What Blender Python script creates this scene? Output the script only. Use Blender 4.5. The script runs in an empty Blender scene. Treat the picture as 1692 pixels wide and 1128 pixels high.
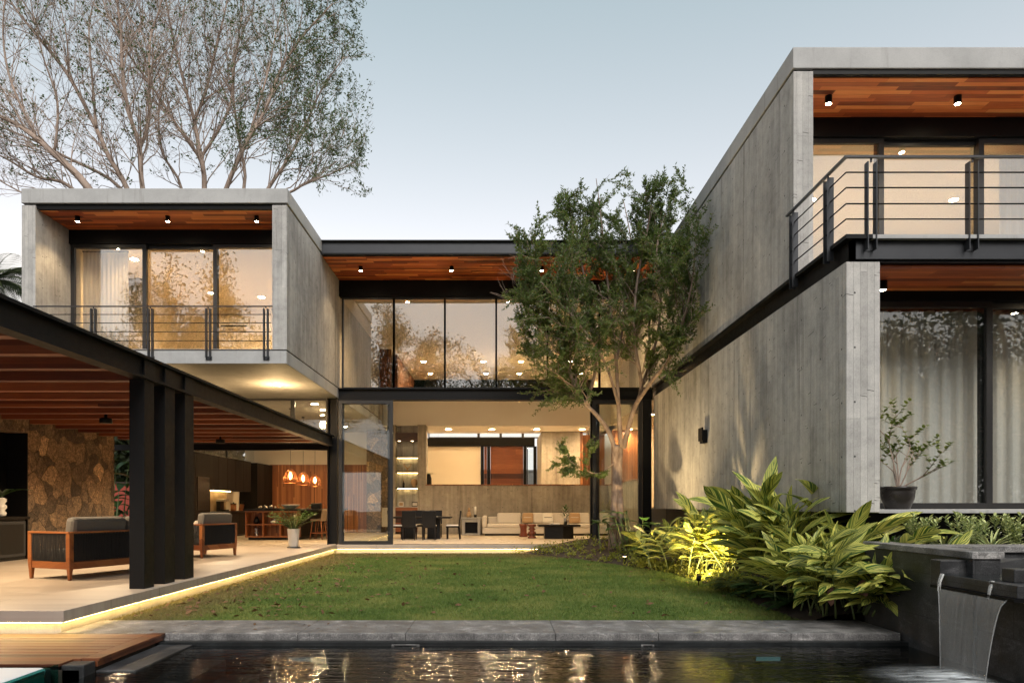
import bpy, math, random
import numpy as np
from mathutils import Vector, Matrix, Euler
R = math.radians
S = bpy.context.scene
COL = S.collection
rng = random.Random(7)

# ------------------------------------------------------------------ camera
F, VX, VY, H = 1128.0, 824.0, 835.0, 1.15     # focal length and vanishing point of the photograph (px), eye height (m)
cam_d = bpy.data.cameras.new('camera'); cam = bpy.data.objects.new('camera', cam_d); COL.objects.link(cam)
cam.location = (0, 0, H); cam.rotation_euler = (R(90), 0, 0)
cam_d.sensor_width = 36; cam_d.lens = 24.0
cam_d.shift_x = (846 - VX) / 1692; cam_d.shift_y = (VY - 564) / 1692
cam_d.clip_start = .05; cam_d.clip_end = 3000
S.camera = cam
# ------------------------------------------------------------------ world, sun, exposure
SUN_AZ, SUN_EL = 168, 42       # the last of the light comes from behind the camera, to its right
w = bpy.data.worlds.new('World'); S.world = w; w.use_nodes = True
nt = w.node_tree; nt.nodes.clear()
sky = nt.nodes.new('ShaderNodeTexSky'); sky.sky_type = 'NISHITA'; sky.sun_disc = False
sky.sun_elevation = R(SUN_EL); sky.sun_rotation = R(SUN_AZ)
sky.air_density = 1.0; sky.dust_density = 1.6; sky.ozone_density = 1.0; sky.altitude = 0
hs = nt.nodes.new('ShaderNodeHueSaturation'); hs.inputs['Saturation'].default_value = .34
mx = nt.nodes.new('ShaderNodeMix'); mx.data_type = 'RGBA'; mx.blend_type = 'MULTIPLY'; mx.inputs['Factor'].default_value = 1
mx.inputs['B'].default_value = (1.0, .985, .975, 1)
bg = nt.nodes.new('ShaderNodeBackground'); bg.inputs['Strength'].default_value = .10
wo = nt.nodes.new('ShaderNodeOutputWorld')
nt.links.new(sky.outputs[0], hs.inputs['Color']); nt.links.new(hs.outputs[0], mx.inputs['A'])
# evening haze: the sky pales towards the horizon
tc = nt.nodes.new('ShaderNodeTexCoord'); sx = nt.nodes.new('ShaderNodeSeparateXYZ'); rp = nt.nodes.new('ShaderNodeValToRGB')
nt.links.new(tc.outputs['Generated'], sx.inputs[0]); nt.links.new(sx.outputs[2], rp.inputs[0]); nt.links.new(rp.outputs[0], mx.inputs['B'])
rp.color_ramp.elements[0].position = .27; rp.color_ramp.elements[0].color = (1.07, .95, .875, 1)
rp.color_ramp.elements[1].position = .62; rp.color_ramp.elements[1].color = (.80, .91, .86, 1)
cap = nt.nodes.new('ShaderNodeMix'); cap.data_type = 'RGBA'; cap.blend_type = 'DARKEN'; cap.inputs['Factor'].default_value = 1; cap.inputs['B'].default_value = (4.0, 3.85, 3.7, 1)   # holds down the brightest sky so pane reflections stay soft
nt.links.new(mx.outputs['Result'], cap.inputs['A']); nt.links.new(cap.outputs['Result'], bg.inputs['Color']); nt.links.new(bg.outputs[0], wo.inputs['Surface'])
sd = bpy.data.lights.new('sun', 'SUN'); sd.energy = 1.1; sd.angle = R(26); sd.color = (1, .965, .925)
so = bpy.data.objects.new('sun', sd); COL.objects.link(so)
a, e = R(SUN_AZ), R(SUN_EL)
sdir = Vector((math.sin(a) * math.cos(e), math.cos(a) * math.cos(e), math.sin(e)))
so.rotation_euler = sdir.to_track_quat('Z', 'Y').to_euler(); so.location = (0, -30, 30)
vs = S.view_settings; vs.view_transform = 'Standard'; vs.look = 'None'; vs.exposure = 1.5; vs.gamma = 1; vs.use_curve_mapping = False
cy = S.cycles
cy.max_bounces = 7; cy.diffuse_bounces = 4; cy.glossy_bounces = 4; cy.transmission_bounces = 4; cy.transparent_max_bounces = 14
cy.sample_clamp_indirect = 40; cy.caustics_reflective = False; cy.caustics_refractive = False
cy.use_denoising = True; cy.use_light_tree = True; cy.blur_glossy = .1

# ------------------------------------------------------------------ helpers
def X(px, D): return (px - VX) * D / F
def Z(py, D): return H + (VY - py) * D / F
def P(px, py, D): return Vector((X(px, D), D, Z(py, D)))

class MB:
    """collects shapes and links them as ONE mesh object"""
    def __init__(s): s.v = []; s.f = []; s.uv = []; s.sm = []
    def add(s, vs, fs, smooth=False, uvs=None):
        o = len(s.v); s.v += [tuple(v) for v in vs]
        s.uv += list(uvs) if uvs else [(0, 0)] * len(vs)
        for f in fs: s.f.append(tuple(i + o for i in f)); s.sm.append(smooth)
        return s
    def box(s, x0, y0, z0, x1, y1, z1):
        x0, x1 = sorted((x0, x1)); y0, y1 = sorted((y0, y1)); z0, z1 = sorted((z0, z1))
        return s.add([(x0,y0,z0),(x1,y0,z0),(x1,y1,z0),(x0,y1,z0),(x0,y0,z1),(x1,y0,z1),(x1,y1,z1),(x0,y1,z1)],
              [(0,3,2,1),(4,5,6,7),(0,1,5,4),(1,2,6,5),(2,3,7,6),(3,0,4,7)])
    def rbox(s, c, size, rot=(0, 0, 0), taper=1.0):
        M = Euler(rot).to_matrix(); c = Vector(c); a, b, d = (q / 2 for q in size); t = taper
        vs = [(-a*t,-b*t,-d),(a*t,-b*t,-d),(a*t,b*t,-d),(-a*t,b*t,-d),(-a,-b,d),(a,-b,d),(a,b,d),(-a,b,d)]
        return s.add([c + M @ Vector(v) for v in vs], [(0,3,2,1),(4,5,6,7),(0,1,5,4),(1,2,6,5),(2,3,7,6),(3,0,4,7)])
    def tube(s, pts, rad, n=8, cap=True, smooth=True):
        pts = [Vector(p) for p in pts]; k = len(pts)
        if not isinstance(rad, (list, tuple)): rad = [rad] * k
        up = None; vs = []; fs = []
        for i, p in enumerate(pts):
            t = (pts[min(i+1, k-1)] - pts[max(i-1, 0)])
            if t.length < 1e-9: t = Vector((0, 0, 1))
            t.normalize()
            if up is None:
                up = Vector((1, 0, 0)) if abs(t.x) < .8 else Vector((0, 1, 0))
            u = (up - t * up.dot(t)); u.normalize(); up = u; q = t.cross(u)
            for j in range(n):
                a = 2 * math.pi * j / n
                vs.append(p + (u * math.cos(a) + q * math.sin(a)) * rad[i])
        for i in range(k - 1):
            for j in range(n):
                fs.append((i*n + j, i*n + (j+1) % n, (i+1)*n + (j+1) % n, (i+1)*n + j))
        s.add(vs, fs, smooth)
        if cap:
            o = len(s.v) - len(vs)
            s.f.append(tuple(o + j for j in reversed(range(n)))); s.sm.append(False)
            s.f.append(tuple(o + (k-1)*n + j for j in range(n))); s.sm.append(False)
        return s
    def lathe(s, prof, c=(0, 0, 0), n=24, smooth=True):
        c = Vector(c); vs = []; fs = []; k = len(prof)
        for r, z in prof:
            for j in range(n):
                a = 2 * math.pi * j / n; vs.append(c + Vector((r * math.cos(a), r * math.sin(a), z)))
        for i in range(k - 1):
            for j in range(n): fs.append((i*n + j, i*n + (j+1) % n, (i+1)*n + (j+1) % n, (i+1)*n + j))
        if prof[0][0] > 1e-6: fs.append(tuple(reversed(range(n))))
        if prof[-1][0] > 1e-6: fs.append(tuple((k-1)*n + j for j in range(n)))
        return s.add(vs, fs, smooth)
    def prism(s, poly, z0, z1):
        n = len(poly); vs = [(x, y, z0) for x, y in poly] + [(x, y, z1) for x, y in poly]
        fs = [tuple(reversed(range(n))), tuple(range(n, 2*n))] + [(i, (i+1) % n, n + (i+1) % n, n + i) for i in range(n)]
        return s.add(vs, fs)
    def leaf(s, base, d, nrm, L, W, droop=.3, fold=.15, k=6, tipw=.0, wmax=.42):
        """a pointed leaf with UVs: u - 2 * leaf number is 0..1 across (midrib .5), v 0..1 along"""
        base = Vector(base); d = Vector(d).normalized(); nrm = Vector(nrm); s.nleaf = getattr(s, 'nleaf', 0) + 1; uo = 2.0 * s.nleaf
        nrm = (nrm - d * nrm.dot(d)); nrm = nrm.normalized() if nrm.length > 1e-6 else Vector((0, 0, 1))
        side = d.cross(nrm); vs = []; uv = []; fs = []
        p = base.copy(); cur = d.copy(); cn = nrm.copy()
        for i in range(k + 1):
            t = i / k
            wd = W * .5 * (math.sin(math.pi * min(1, t / (2*wmax)) ) if t < wmax else math.cos(math.pi/2 * ((t - wmax) / (1 - wmax)) ** 1.25)) + .004 * (1 - t)
            vs += [p - side * wd + cn * fold * wd, p, p + side * wd + cn * fold * wd]
            uv += [(uo, t), (uo + .5, t), (uo + 1, t)]
            p = p + cur * (L / k)
            M = Matrix.Rotation(-droop / k, 3, side); 
            cur = (M @ cur); cn = (M @ cn)
        for i in range(k):
            o = 3 * i
            fs += [(o, o+1, o+4, o+3), (o+1, o+2, o+5, o+4)]
        return s.add(vs, fs, True, uv)
    def build(s, name, m, parent=None, world=False, bevel=0, col=None):
        me = bpy.data.meshes.new(name)
        off = Vector((0, 0, 0))
        if world and parent is not None:
            r = parent
            while r.parent: r = r.parent
            off = r.location
        me.from_pydata([Vector(v) - off for v in s.v] if off.length else s.v, [], s.f)
        me.polygons.foreach_set('use_smooth', s.sm)
        if any(u != (0, 0) for u in s.uv[:8]):
            ul = me.uv_layers.new(name='UVMap'); li = np.empty(len(me.loops), dtype=np.int32); me.loops.foreach_get('vertex_index', li)
            ul.data.foreach_set('uv', np.array(s.uv, dtype=np.float32)[li].ravel())
        me.materials.append(m); me.update()
        o = bpy.data.objects.new(name, me); COL.objects.link(o)
        if parent is not None: o.parent = parent
        if bevel:
            b = o.modifiers.new('bevel', 'BEVEL'); b.width = bevel; b.segments = 2; b.limit_method = 'ANGLE'; b.angle_limit = R(40)
        return o

def tag(o, label=None, cat=None, group=None, kind=None):
    if label: o['label'] = label
    if cat: o['category'] = cat
    if group: o['group'] = group
    if kind: o['kind'] = kind
    return o
def T(name, label, cat, loc=(0, 0, 0), rz=0, group=None):
    o = bpy.data.objects.new(name, None); COL.objects.link(o); o.location = loc; o.rotation_euler = (0, 0, rz)
    o.empty_display_size = .2
    return tag(o, label, cat, group)
def copy_tree(o, parent=None):
    c = o.copy(); COL.objects.link(c)
    if parent is not None: c.parent = parent
    for ch in list(o.children): copy_tree(ch, c)
    return c
def place(o, loc, rz=None, label=None, group=None):
    o.location = loc
    if rz is not None: o.rotation_euler = (0, 0, rz)
    if label: o['label'] = label
    if group: o['group'] = group
    return o
def bulk(name, verts, faces_n, m, parent=None, uv=None, quads=True, smooth=False):
    """a mesh from numpy arrays: verts (N*k,3), each consecutive k verts one face"""
    k = faces_n; verts = np.asarray(verts, dtype=np.float32).reshape(-1, 3); n = len(verts) // k
    me = bpy.data.meshes.new(name)
    me.vertices.add(len(verts)); me.vertices.foreach_set('co', verts.ravel())
    me.loops.add(n * k); me.loops.foreach_set('vertex_index', np.arange(n * k, dtype=np.int32))
    me.polygons.add(n); me.polygons.foreach_set('loop_start', np.arange(0, n * k, k, dtype=np.int32))
    if uv is not None:
        ul = me.uv_layers.new(name='UVMap'); ul.data.foreach_set('uv', np.asarray(uv, dtype=np.float32).ravel())
    me.materials.append(m); me.update(calc_edges=True); me.validate()
    o = bpy.data.objects.new(name, me); COL.objects.link(o)
    if parent is not None: o.parent = parent
    return o
def norm(v): return v / np.maximum(np.linalg.norm(v, axis=1, keepdims=True), 1e-9)
def leaf_quads(c, d, n, L, W):
    """diamond leaves: centres c, directions d, normals n (N,3), lengths L, widths W (N,)"""
    d = norm(d); n = norm(n - d * (n * d).sum(1, keepdims=True)); s = np.cross(d, n)
    L = L[:, None]; W = W[:, None]
    return np.stack([c - d * L * .5, c + s * W * .5 - d * L * .05 + n * W * .12, c + d * L * .5, c - s * W * .5 - d * L * .05 + n * W * .12], axis=1).reshape(-1, 3)

# ------------------------------------------------------------------ materials
class NT:
    def __init__(s, name):
        s.m = bpy.data.materials.new(name); s.m.use_nodes = True; s.t = s.m.node_tree; s.t.nodes.clear()
        s.out = s.t.nodes.new('ShaderNodeOutputMaterial')
    def n(s, typ, ins=None, **props):
        nd = s.t.nodes.new('ShaderNode' + typ)
        for k, v in props.items(): setattr(nd, k, v)
        for k, v in (ins or {}).items(): s.set(nd, k, v)
        return nd
    def set(s, nd, k, v):
        i = nd.inputs[k]
        if isinstance(v, bpy.types.NodeSocket): s.t.links.new(v, i)
        elif isinstance(v, bpy.types.Node): s.t.links.new(v.outputs[0], i)
        else:
            if isinstance(v, (tuple, list)) and len(v) == 3 and i.type == 'RGBA': v = (*v, 1)
            i.default_value = v
    def math(s, op, a, b=0.0, c=None):
        nd = s.n('Math', {0: a, 1: b}, operation=op)
        if c is not None: s.set(nd, 2, c)
        return nd.outputs[0]
    def mix(s, fac, a, b, mode='MIX'):
        nd = s.n('Mix', data_type='RGBA', blend_type=mode)
        s.set(nd, 'Factor', fac); s.set(nd, 'A', a); s.set(nd, 'B', b)
        return nd.outputs['Result']
    def ramp(s, fac, stops):
        nd = s.n('ValToRGB', {'Fac': fac}); cr = nd.color_ramp
        while len(cr.elements) < len(stops): cr.elements.new(.5)
        for el, (p, c) in zip(cr.elements, stops):
            el.position = p; el.color = (*c, 1) if len(c) == 3 else c
        return nd.outputs[0]
    def pos(s): return s.n('NewGeometry').outputs['Position']
    def xyz(s, v=None):
        nd = s.n('SeparateXYZ', {0: v if v is not None else s.pos()}); return nd.outputs
    def comb(s, x, y, z): return s.n('CombineXYZ', {0: x, 1: y, 2: z}).outputs[0]
    def noise(s, vec, scale, detail=4, rough=.55, dist=0):
        return s.n('TexNoise', {'Vector': vec, 'Scale': scale, 'Detail': detail, 'Roughness': rough, 'Distortion': dist}).outputs['Fac']
    def vmul(s, vec, k): return s.n('VectorMath', {0: vec, 1: k}, operation='MULTIPLY').outputs[0]
    def bump(s, h, strength=.3, dist=.01): return s.n('Bump', {'Height': h, 'Strength': strength, 'Distance': dist}).outputs[0]
    def bsdf(s, color, rough=.6, normal=None, **kw):
        b = s.n('BsdfPrincipled', {'Base Color': color, 'Roughness': rough})
        if normal is not None: s.set(b, 'Normal', normal)
        for k, v in kw.items(): s.set(b, k.replace('_', ' '), v)
        s.t.links.new(b.outputs[0], s.out.inputs[0]); return s.m

def m_plain(name, c, rough=.5, var=.12, scale=6, bump=0.0, **kw):
    t = NT(name); p = t.pos(); nz = t.noise(p, scale, 5)
    col = t.mix(nz, tuple(q * (1 - var) for q in c), tuple(min(1, q * (1 + var)) for q in c))
    rr = t.math('MULTIPLY_ADD', t.noise(p, scale * 2.3, 3), .2, rough - .1)
    nm = t.bump(t.noise(p, scale * 12, 3), bump, .004) if bump else None
    return t.bsdf(col, rr, nm, **kw)
def m_board(name, base, ties=True, dark=1.0):
    """board-marked concrete: upright boards, each with its own tone, tie holes and run-off stains"""
    t = NT(name); x, y, z = t.xyz()
    u = t.math('ADD', x, y)
    v = t.comb(z, u, 0.0)
    br = t.n('TexBrick', {'Vector': v, 'Color1': tuple(q * .80 for q in base), 'Color2': tuple(q * 1.14 for q in base), 'Mortar': tuple(q * .72 for q in base),
             'Scale': 1.0, 'Mortar Size': .0022, 'Mortar Smooth': .3, 'Bias': 0.0, 'Brick Width': 2.3, 'Row Height': .092}, offset=.37, offset_frequency=3, squash=.7, squash_frequency=5)
    grain = t.noise(t.comb(t.math('MULTIPLY', x, 26.0), t.math('MULTIPLY', y, 26.0), t.math('MULTIPLY', z, 1.3)), 1.0, 6, .62)
    big = t.noise(t.comb(t.math('MULTIPLY', x, 1.0), t.math('MULTIPLY', y, 1.0), t.math('MULTIPLY', z, .5)), .9, 5, .6)
    fine = t.noise(t.pos(), 60, 3)
    c = t.mix(.62, base, br.outputs['Color'])
    c = t.mix(t.math('MULTIPLY', t.ramp(grain, [(.32, (0, 0, 0)), (.7, (1, 1, 1))]), .28), c, t.mix(1, c, (1.32, 1.3, 1.28), 'MULTIPLY'))
    c = t.mix(1, c, t.ramp(big, [(.28, (.60, .595, .59)), (.5, (.95, .95, .95)), (.72, (1.2, 1.19, 1.17))]), 'MULTIPLY')
    run = t.noise(t.comb(t.math('MULTIPLY', x, 6.0), t.math('MULTIPLY', y, 6.0), t.math('MULTIPLY', z, .22)), 1.0, 5, .65)
    c = t.mix(1, c, t.ramp(run, [(.30, (.66, .65, .64)), (.45, (1, 1, 1)), (.66, (1.04, 1.04, 1.03)), (.74, (1.22, 1.21, 1.2))]), 'MULTIPLY')
    blot = t.noise(t.pos(), 5.5, 6, .7)
    c = t.mix(1, c, t.ramp(blot, [(.30, (.8, .8, .8)), (.5, (1, 1, 1)), (.72, (1.12, 1.12, 1.11))]), 'MULTIPLY')
    c = t.mix(1, c, t.ramp(fine, [(.3, (.86, .86, .86)), (.6, (1.03, 1.03, 1.03))]), 'MULTIPLY')
    h = t.math('ADD', t.math('MULTIPLY', grain, .5), t.math('MULTIPLY', br.outputs['Fac'], -.8))
    if ties:
        fu = t.math('SUBTRACT', t.math('FRACT', t.math('DIVIDE', u, .61)), .5)
        fz = t.math('SUBTRACT', t.math('FRACT', t.math('DIVIDE', z, .72)), .5)
        dd = t.math('SQRT', t.math('ADD', t.math('POWER', t.math('MULTIPLY', fu, .61), 2), t.math('POWER', t.math('MULTIPLY', fz, .72), 2)))
        hole = t.math('LESS_THAN', dd, .0135)
        c = t.mix(t.math('MULTIPLY', hole, .85), c, (.02, .02, .02))
        # short dark gaps where boards end
        k = t.noise(t.comb(t.math('FLOOR', t.math('DIVIDE', u, .092)), t.math('FLOOR', t.math('DIVIDE', z, .045)), 3.0), 3.17, 0)
        gap = t.math('MULTIPLY', t.math('GREATER_THAN', k, .80), t.math('LESS_THAN', t.math('FRACT', t.math('ADD', t.math('DIVIDE', z, .045), t.math('MULTIPLY', u, 4.0))), .2))
        c = t.mix(t.math('MULTIPLY', gap, .8), c, (.05, .048, .045))
        h = t.math('SUBTRACT', h, t.math('MULTIPLY', t.math('MAXIMUM', hole, gap), 1.6))
    if dark != 1.0: c = t.mix(1, c, (dark, dark, dark), 'MULTIPLY')
    return t.bsdf(c, .78, t.bump(h, .8, .014), Specular_IOR_Level=.3)
def m_smooth_concrete(name, base):
    t = NT(name); x, y, z = t.xyz(); p = t.pos()
    big = t.noise(p, 1.4, 6, .65); st = t.noise(t.comb(t.math('MULTIPLY', x, 7.0), t.math('MULTIPLY', y, 7.0), t.math('MULTIPLY', z, .6)), 1, 5, .6)
    fine = t.noise(p, 75, 3)
    c = t.mix(1, base, t.ramp(big, [(.25, (.78, .78, .78)), (.55, (1, 1, 1)), (.8, (1.12, 1.12, 1.11))]), 'MULTIPLY')
    c = t.mix(1, c, t.ramp(st, [(.24, (.7, .69, .67)), (.42, (1, 1, 1))]), 'MULTIPLY')
    c = t.mix(1, c, t.ramp(fine, [(.28, (.88, .88, .88)), (.5, (1, 1, 1))]), 'MULTIPLY')
    return t.bsdf(c, .75, t.bump(t.math('ADD', fine, big), .25, .006), Specular_IOR_Level=.3)
def m_planks(name, stops, wid=.088, ln=1.15, axis='x', rough=.45, gap=.0018, **kw):
    """wood planks with random tones; axis = along which the planks run"""
    t = NT(name); x, y, z = t.xyz()
    a, b = {'x': (x, t.math('ADD', y, z)), 'y': (y, t.math('ADD', x, z)), 'z': (z, t.math('ADD', x, y))}[axis]
    row = t.math('FLOOR', t.math('DIVIDE', b, wid))
    sh = t.math('MULTIPLY', t.n('TexWhiteNoise', {'W': row}, noise_dimensions='1D').outputs['Value'], ln)
    col_i = t.math('FLOOR', t.math('DIVIDE', t.math('ADD', a, sh), ln))
    rnd = t.n('TexWhiteNoise', {'Vector': t.comb(row, col_i, 0.0)}, noise_dimensions='2D').outputs['Value']
    grain = t.noise(t.comb(t.math('MULTIPLY', a, 2.2), t.math('MULTIPLY', b, 42.0), t.math('MULTIPLY', rnd, 31.0)), 1.0, 6, .6, .7)
    f = t.math('ADD', t.math('MULTIPLY', rnd, .82), t.math('MULTIPLY', t.math('SUBTRACT', grain, .3), .62))
    c = t.ramp(f, stops)
    e1 = t.math('LESS_THAN', t.math('FRACT', t.math('DIVIDE', b, wid)), gap / wid * 2)
    e2 = t.math('LESS_THAN', t.math('FRACT', t.math('DIVIDE', t.math('ADD', a, sh), ln)), gap / ln * 2)
    ed = t.math('MAXIMUM', e1, e2)
    c = t.mix(t.math('MULTIPLY', ed, .7), c, (.012, .006, .004))
    return t.bsdf(c, rough, t.bump(t.math('SUBTRACT', t.math('MULTIPLY', grain, .4), ed), .3, .004), **kw)
def m_emit(name, c, s):
    t = NT(name); e = t.n('Emission', {'Color': c, 'Strength': s}); t.t.links.new(e.outputs[0], t.out.inputs[0]); return t.m
def m_glass(name, tint=(.93, .95, .94), r0=.055, boost=1.0, rough=0.0):
    """window pane: Schlick reflection over clear glass"""
    t = NT(name); g = t.n('NewGeometry')
    d = t.n('VectorMath', {0: g.outputs['Normal'], 1: g.outputs['Incoming']}, operation='DOT_PRODUCT').outputs['Value']
    c = t.math('SUBTRACT', 1.0, t.math('ABSOLUTE', d))
    f = t.math('MINIMUM', t.math('MULTIPLY', t.math('MULTIPLY_ADD', t.math('POWER', c, 5.0), 1 - r0, r0), boost), 1.0)
    # faint waviness of tempered panes
    nm = t.bump(t.noise(t.pos(), 1.1, 1), .018, .05)
    tr = t.n('BsdfTransparent', {'Color': tint}); gl = t.n('BsdfGlossy', {'Color': (1, 1, 1), 'Roughness': rough, 'Normal': nm})
    mx = t.n('MixShader', {0: f, 1: tr, 2: gl}); t.t.links.new(mx.outputs[0], t.out.inputs[0]); return t.m
def m_leaf(name, ca, cb, rough=.45, sss=.35, scale=3.0, cc=None):
    """leaves: tone varies from clump to clump and leaf to leaf, some light passes through"""
    t = NT(name); p = t.pos(); big = t.noise(p, scale, 2); small = t.noise(p, 47, 1)
    f = t.math('ADD', t.math('MULTIPLY', big, .55), t.math('MULTIPLY', small, .5))
    st = [(.3, ca), (.62, cb)] + ([(.8, cc)] if cc else [])
    c = t.ramp(f, st)
    b = t.n('BsdfPrincipled', {'Base Color': c, 'Roughness': rough, 'Specular IOR Level': .4}); tr = t.n('BsdfTranslucent', {'Color': t.mix(1, c, (1.25, 1.35, .7), 'MULTIPLY')})
    mx = t.n('MixShader', {0: sss, 1: b.outputs[0], 2: tr.outputs[0]}); t.t.links.new(mx.outputs[0], t.out.inputs[0]); return t.m
def m_stripe_leaf(name, green, yellow, share=.5, freq=9.0):
    """variegated ginger leaf: slanting stripes that leave the midrib towards the tip"""
    t = NT(name); uvn = t.n('UVMap'); uvn.uv_map = 'UVMap'
    sp = t.n('SeparateXYZ', {0: uvn.outputs[0]}).outputs
    ident = t.math('FLOOR', t.math('MULTIPLY_ADD', sp[0], .5, .01)); ux = t.math('SUBTRACT', sp[0], t.math('MULTIPLY', ident, 2.0))
    au = t.math('ABSOLUTE', t.math('SUBTRACT', ux, .5))
    k = t.math('SUBTRACT', sp[1], t.math('MULTIPLY', au, .75))
    nz = t.noise(t.comb(t.math('MULTIPLY', k, freq), t.math('MULTIPLY', t.math('GREATER_THAN', ux, .5), 7.3), t.math('MULTIPLY', ident, 3.71)), 2.0, 2, .7)
    f = t.ramp(nz, [(share - .045, (0, 0, 0)), (share + .045, (1, 1, 1))])
    g2 = t.mix(t.noise(t.pos(), 4.0, 2), tuple(q * .7 for q in green), tuple(q * 1.3 for q in green))
    y2 = t.mix(t.noise(t.pos(), 5.0, 2), yellow, (yellow[0] * .7, yellow[1] * .85, yellow[2] * .8))
    c = t.mix(f, y2, g2)
    rib = t.math('LESS_THAN', au, .022)
    c = t.mix(t.math('MULTIPLY', rib, .6), c, (.3, .34, .1))
    h = t.noise(t.comb(t.math('MULTIPLY', k, 60.0), 0.0, 0.0), 1.0, 1)
    b = t.n('BsdfPrincipled', {'Base Color': c, 'Roughness': .42, 'Specular IOR Level': .4, 'Normal': t.bump(h, .25, .004)}); tr = t.n('BsdfTranslucent', {'Color': c})
    mx = t.n('MixShader', {0: .25, 1: b.outputs[0], 2: tr.outputs[0]}); t.t.links.new(mx.outputs[0], t.out.inputs[0]); return t.m
def m_bark(name, ca, cb, scale=9):
    t = NT(name); x, y, z = t.xyz()
    v = t.comb(x, y, t.math('MULTIPLY', z, .35)); nz = t.noise(v, scale, 6, .65); b2 = t.noise(t.pos(), scale * .25, 3)
    c = t.mix(1, t.ramp(nz, [(.3, ca), (.7, cb)]), t.ramp(b2, [(.3, (.75, .74, .72)), (.7, (1.15, 1.13, 1.1))]), 'MULTIPLY')
    return t.bsdf(c, .85, t.bump(nz, .6, .02))
def m_granite(name, base, spec=.35, rough=.45, wet=0):
    t = NT(name); p = t.pos(); a = t.noise(p, 90, 3, .7); b = t.noise(p, 4, 5, .6); v = t.n('TexVoronoi', {'Vector': p, 'Scale': 140}).outputs['Distance']
    c = t.mix(1, t.ramp(a, [(.32, tuple(q * .45 for q in base)), (.55, base), (.75, tuple(q * 2.0 for q in base))]), t.ramp(b, [(.3, (.4, .4, .4)), (.5, (.9, .9, .9)), (.72, (1.7, 1.7, 1.66))]), 'MULTIPLY')
    x, y, z = t.xyz(); br = t.n('TexBrick', {'Vector': t.comb(t.math('ADD', x, y), z, 0.0), 'Color1': (1, 1, 1), 'Color2': (.78, .78, .78), 'Mortar': (.45, .45, .45), 'Scale': 1.0, 'Mortar Size': .004, 'Brick Width': .9, 'Row Height': .45}, offset=.5)
    c = t.mix(1, c, br.outputs['Color'], 'MULTIPLY')
    vein = t.noise(t.comb(t.math('MULTIPLY', x, 2.0), t.math('MULTIPLY', y, 2.0), t.math('MULTIPLY', z, 5.0)), 1.6, 6, .7, 1.2)
    c = t.mix(1, c, t.ramp(vein, [(.55, (1, 1, 1)), (.66, (1.9, 1.9, 1.9)), (.72, (1, 1, 1))]), 'MULTIPLY')
    return t.bsdf(c, t.math('MULTIPLY_ADD', b, .35, rough - .2), t.bump(t.math('ADD', a, v), .3, .004))
def m_stone(name):
    """rubble facing: irregular stones of many browns in mortar"""
    t = NT(name); x, y, z = t.xyz(); p0 = t.comb(x, y, t.math('MULTIPLY', z, .85))
    wv = t.n('TexNoise', {'Vector': p0, 'Scale': 2.2, 'Detail': 2.0}).outputs['Color']
    p = t.n('VectorMath', {0: p0, 1: t.vmul(wv, (.22, .22, .22))}, operation='ADD').outputs[0]
    v1 = t.n('TexVoronoi', {'Vector': p, 'Scale': 2.9, 'Randomness': 1.0}); v2 = t.n('TexVoronoi', {'Vector': p, 'Scale': 2.9, 'Randomness': 1.0}, feature='DISTANCE_TO_EDGE')
    rnd = t.n('SeparateXYZ', {0: v1.outputs['Color']}).outputs[0]
    c = t.ramp(rnd, [(.0, (.07, .05, .034)), (.3, (.18, .122, .076)), (.55, (.26, .176, .106)), (.75, (.32, .205, .115)), (.86, (.10, .074, .053)), (1, (.6, .40, .22))])
    rough = t.noise(t.pos(), 13, 7, .75); f2 = t.noise(t.pos(), 42, 3, .7)
    c = t.mix(1, c, t.ramp(rough, [(.30, (.35, .35, .35)), (.5, (.95, .95, .95)), (.68, (1.8, 1.75, 1.65))]), 'MULTIPLY')
    c = t.mix(1, c, t.ramp(f2, [(.34, (.35, .35, .35)), (.62, (1.3, 1.28, 1.25))]), 'MULTIPLY')
    e = t.ramp(v2.outputs['Distance'], [(.0, (0, 0, 0)), (.03, (1, 1, 1))])
    c = t.mix(t.math('MULTIPLY', t.math('SUBTRACT', 1.0, e), .4), c, (.05, .036, .024))
    return t.bsdf(c, .85, t.bump(t.math('ADD', t.math('MULTIPLY', e, 1.2), t.math('MULTIPLY', rough, .8)), .8, .03))

WARM = (1.0, .65, .30); WARM2 = (1.0, .72, .40)
M = {}
M['board'] = m_board('board_concrete', (.40, .386, .366))
M['board_in'] = m_board('board_concrete_inside', (.36, .325, .275))
M['conc'] = m_smooth_concrete('cast_concrete', (.40, .395, .385))
M['soffit_conc'] = m_smooth_concrete('cast_concrete_underside', (.38, .36, .33))
M['steel'] = m_plain('black_steel', (.0045, .0043, .0045), .5, .25, 5, .08, Specular_IOR_Level=.18)
M['steel_grey'] = m_plain('charcoal_steel', (.034, .036, .041), .42, .2, 3, .06, Metallic=.3)
M['alu'] = m_plain('dark_window_frame', (.016, .0155, .016), .4, .2, 8)
M['red_wood'] = m_planks('red_wood_ceiling', [(.10, (.14, .028, .009)), (.4, (.40, .082, .022)), (.66, (.64, .155, .04)), (.95, (.84, .31, .09))], .105, 1.25)
M['wall_wood'] = m_planks('wood_panels', [(.1, (.12, .035, .012)), (.5, (.24, .085, .03)), (.9, (.36, .15, .055))], .055, 3.2, 'z')
M['door_wood'] = m_planks('door_wood', [(.1, (.03, .008, .004)), (.45, (.10, .028, .011)), (.7, (.17, .05, .018)), (.95, (.25, .09, .032))], .24, 40, 'x', .35)
M['slat'] = m_planks('pergola_wood', [(.1, (.075, .019, .009)), (.5, (.18, .05, .02)), (.9, (.28, .09, .034))], .2, 9, 'x', .5)
M['deck'] = m_planks('deck_wood', [(.1, (.045, .013, .006)), (.5, (.095, .028, .011)), (.9, (.16, .052, .02))], .137, 3, 'x', .38, .0)
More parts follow.
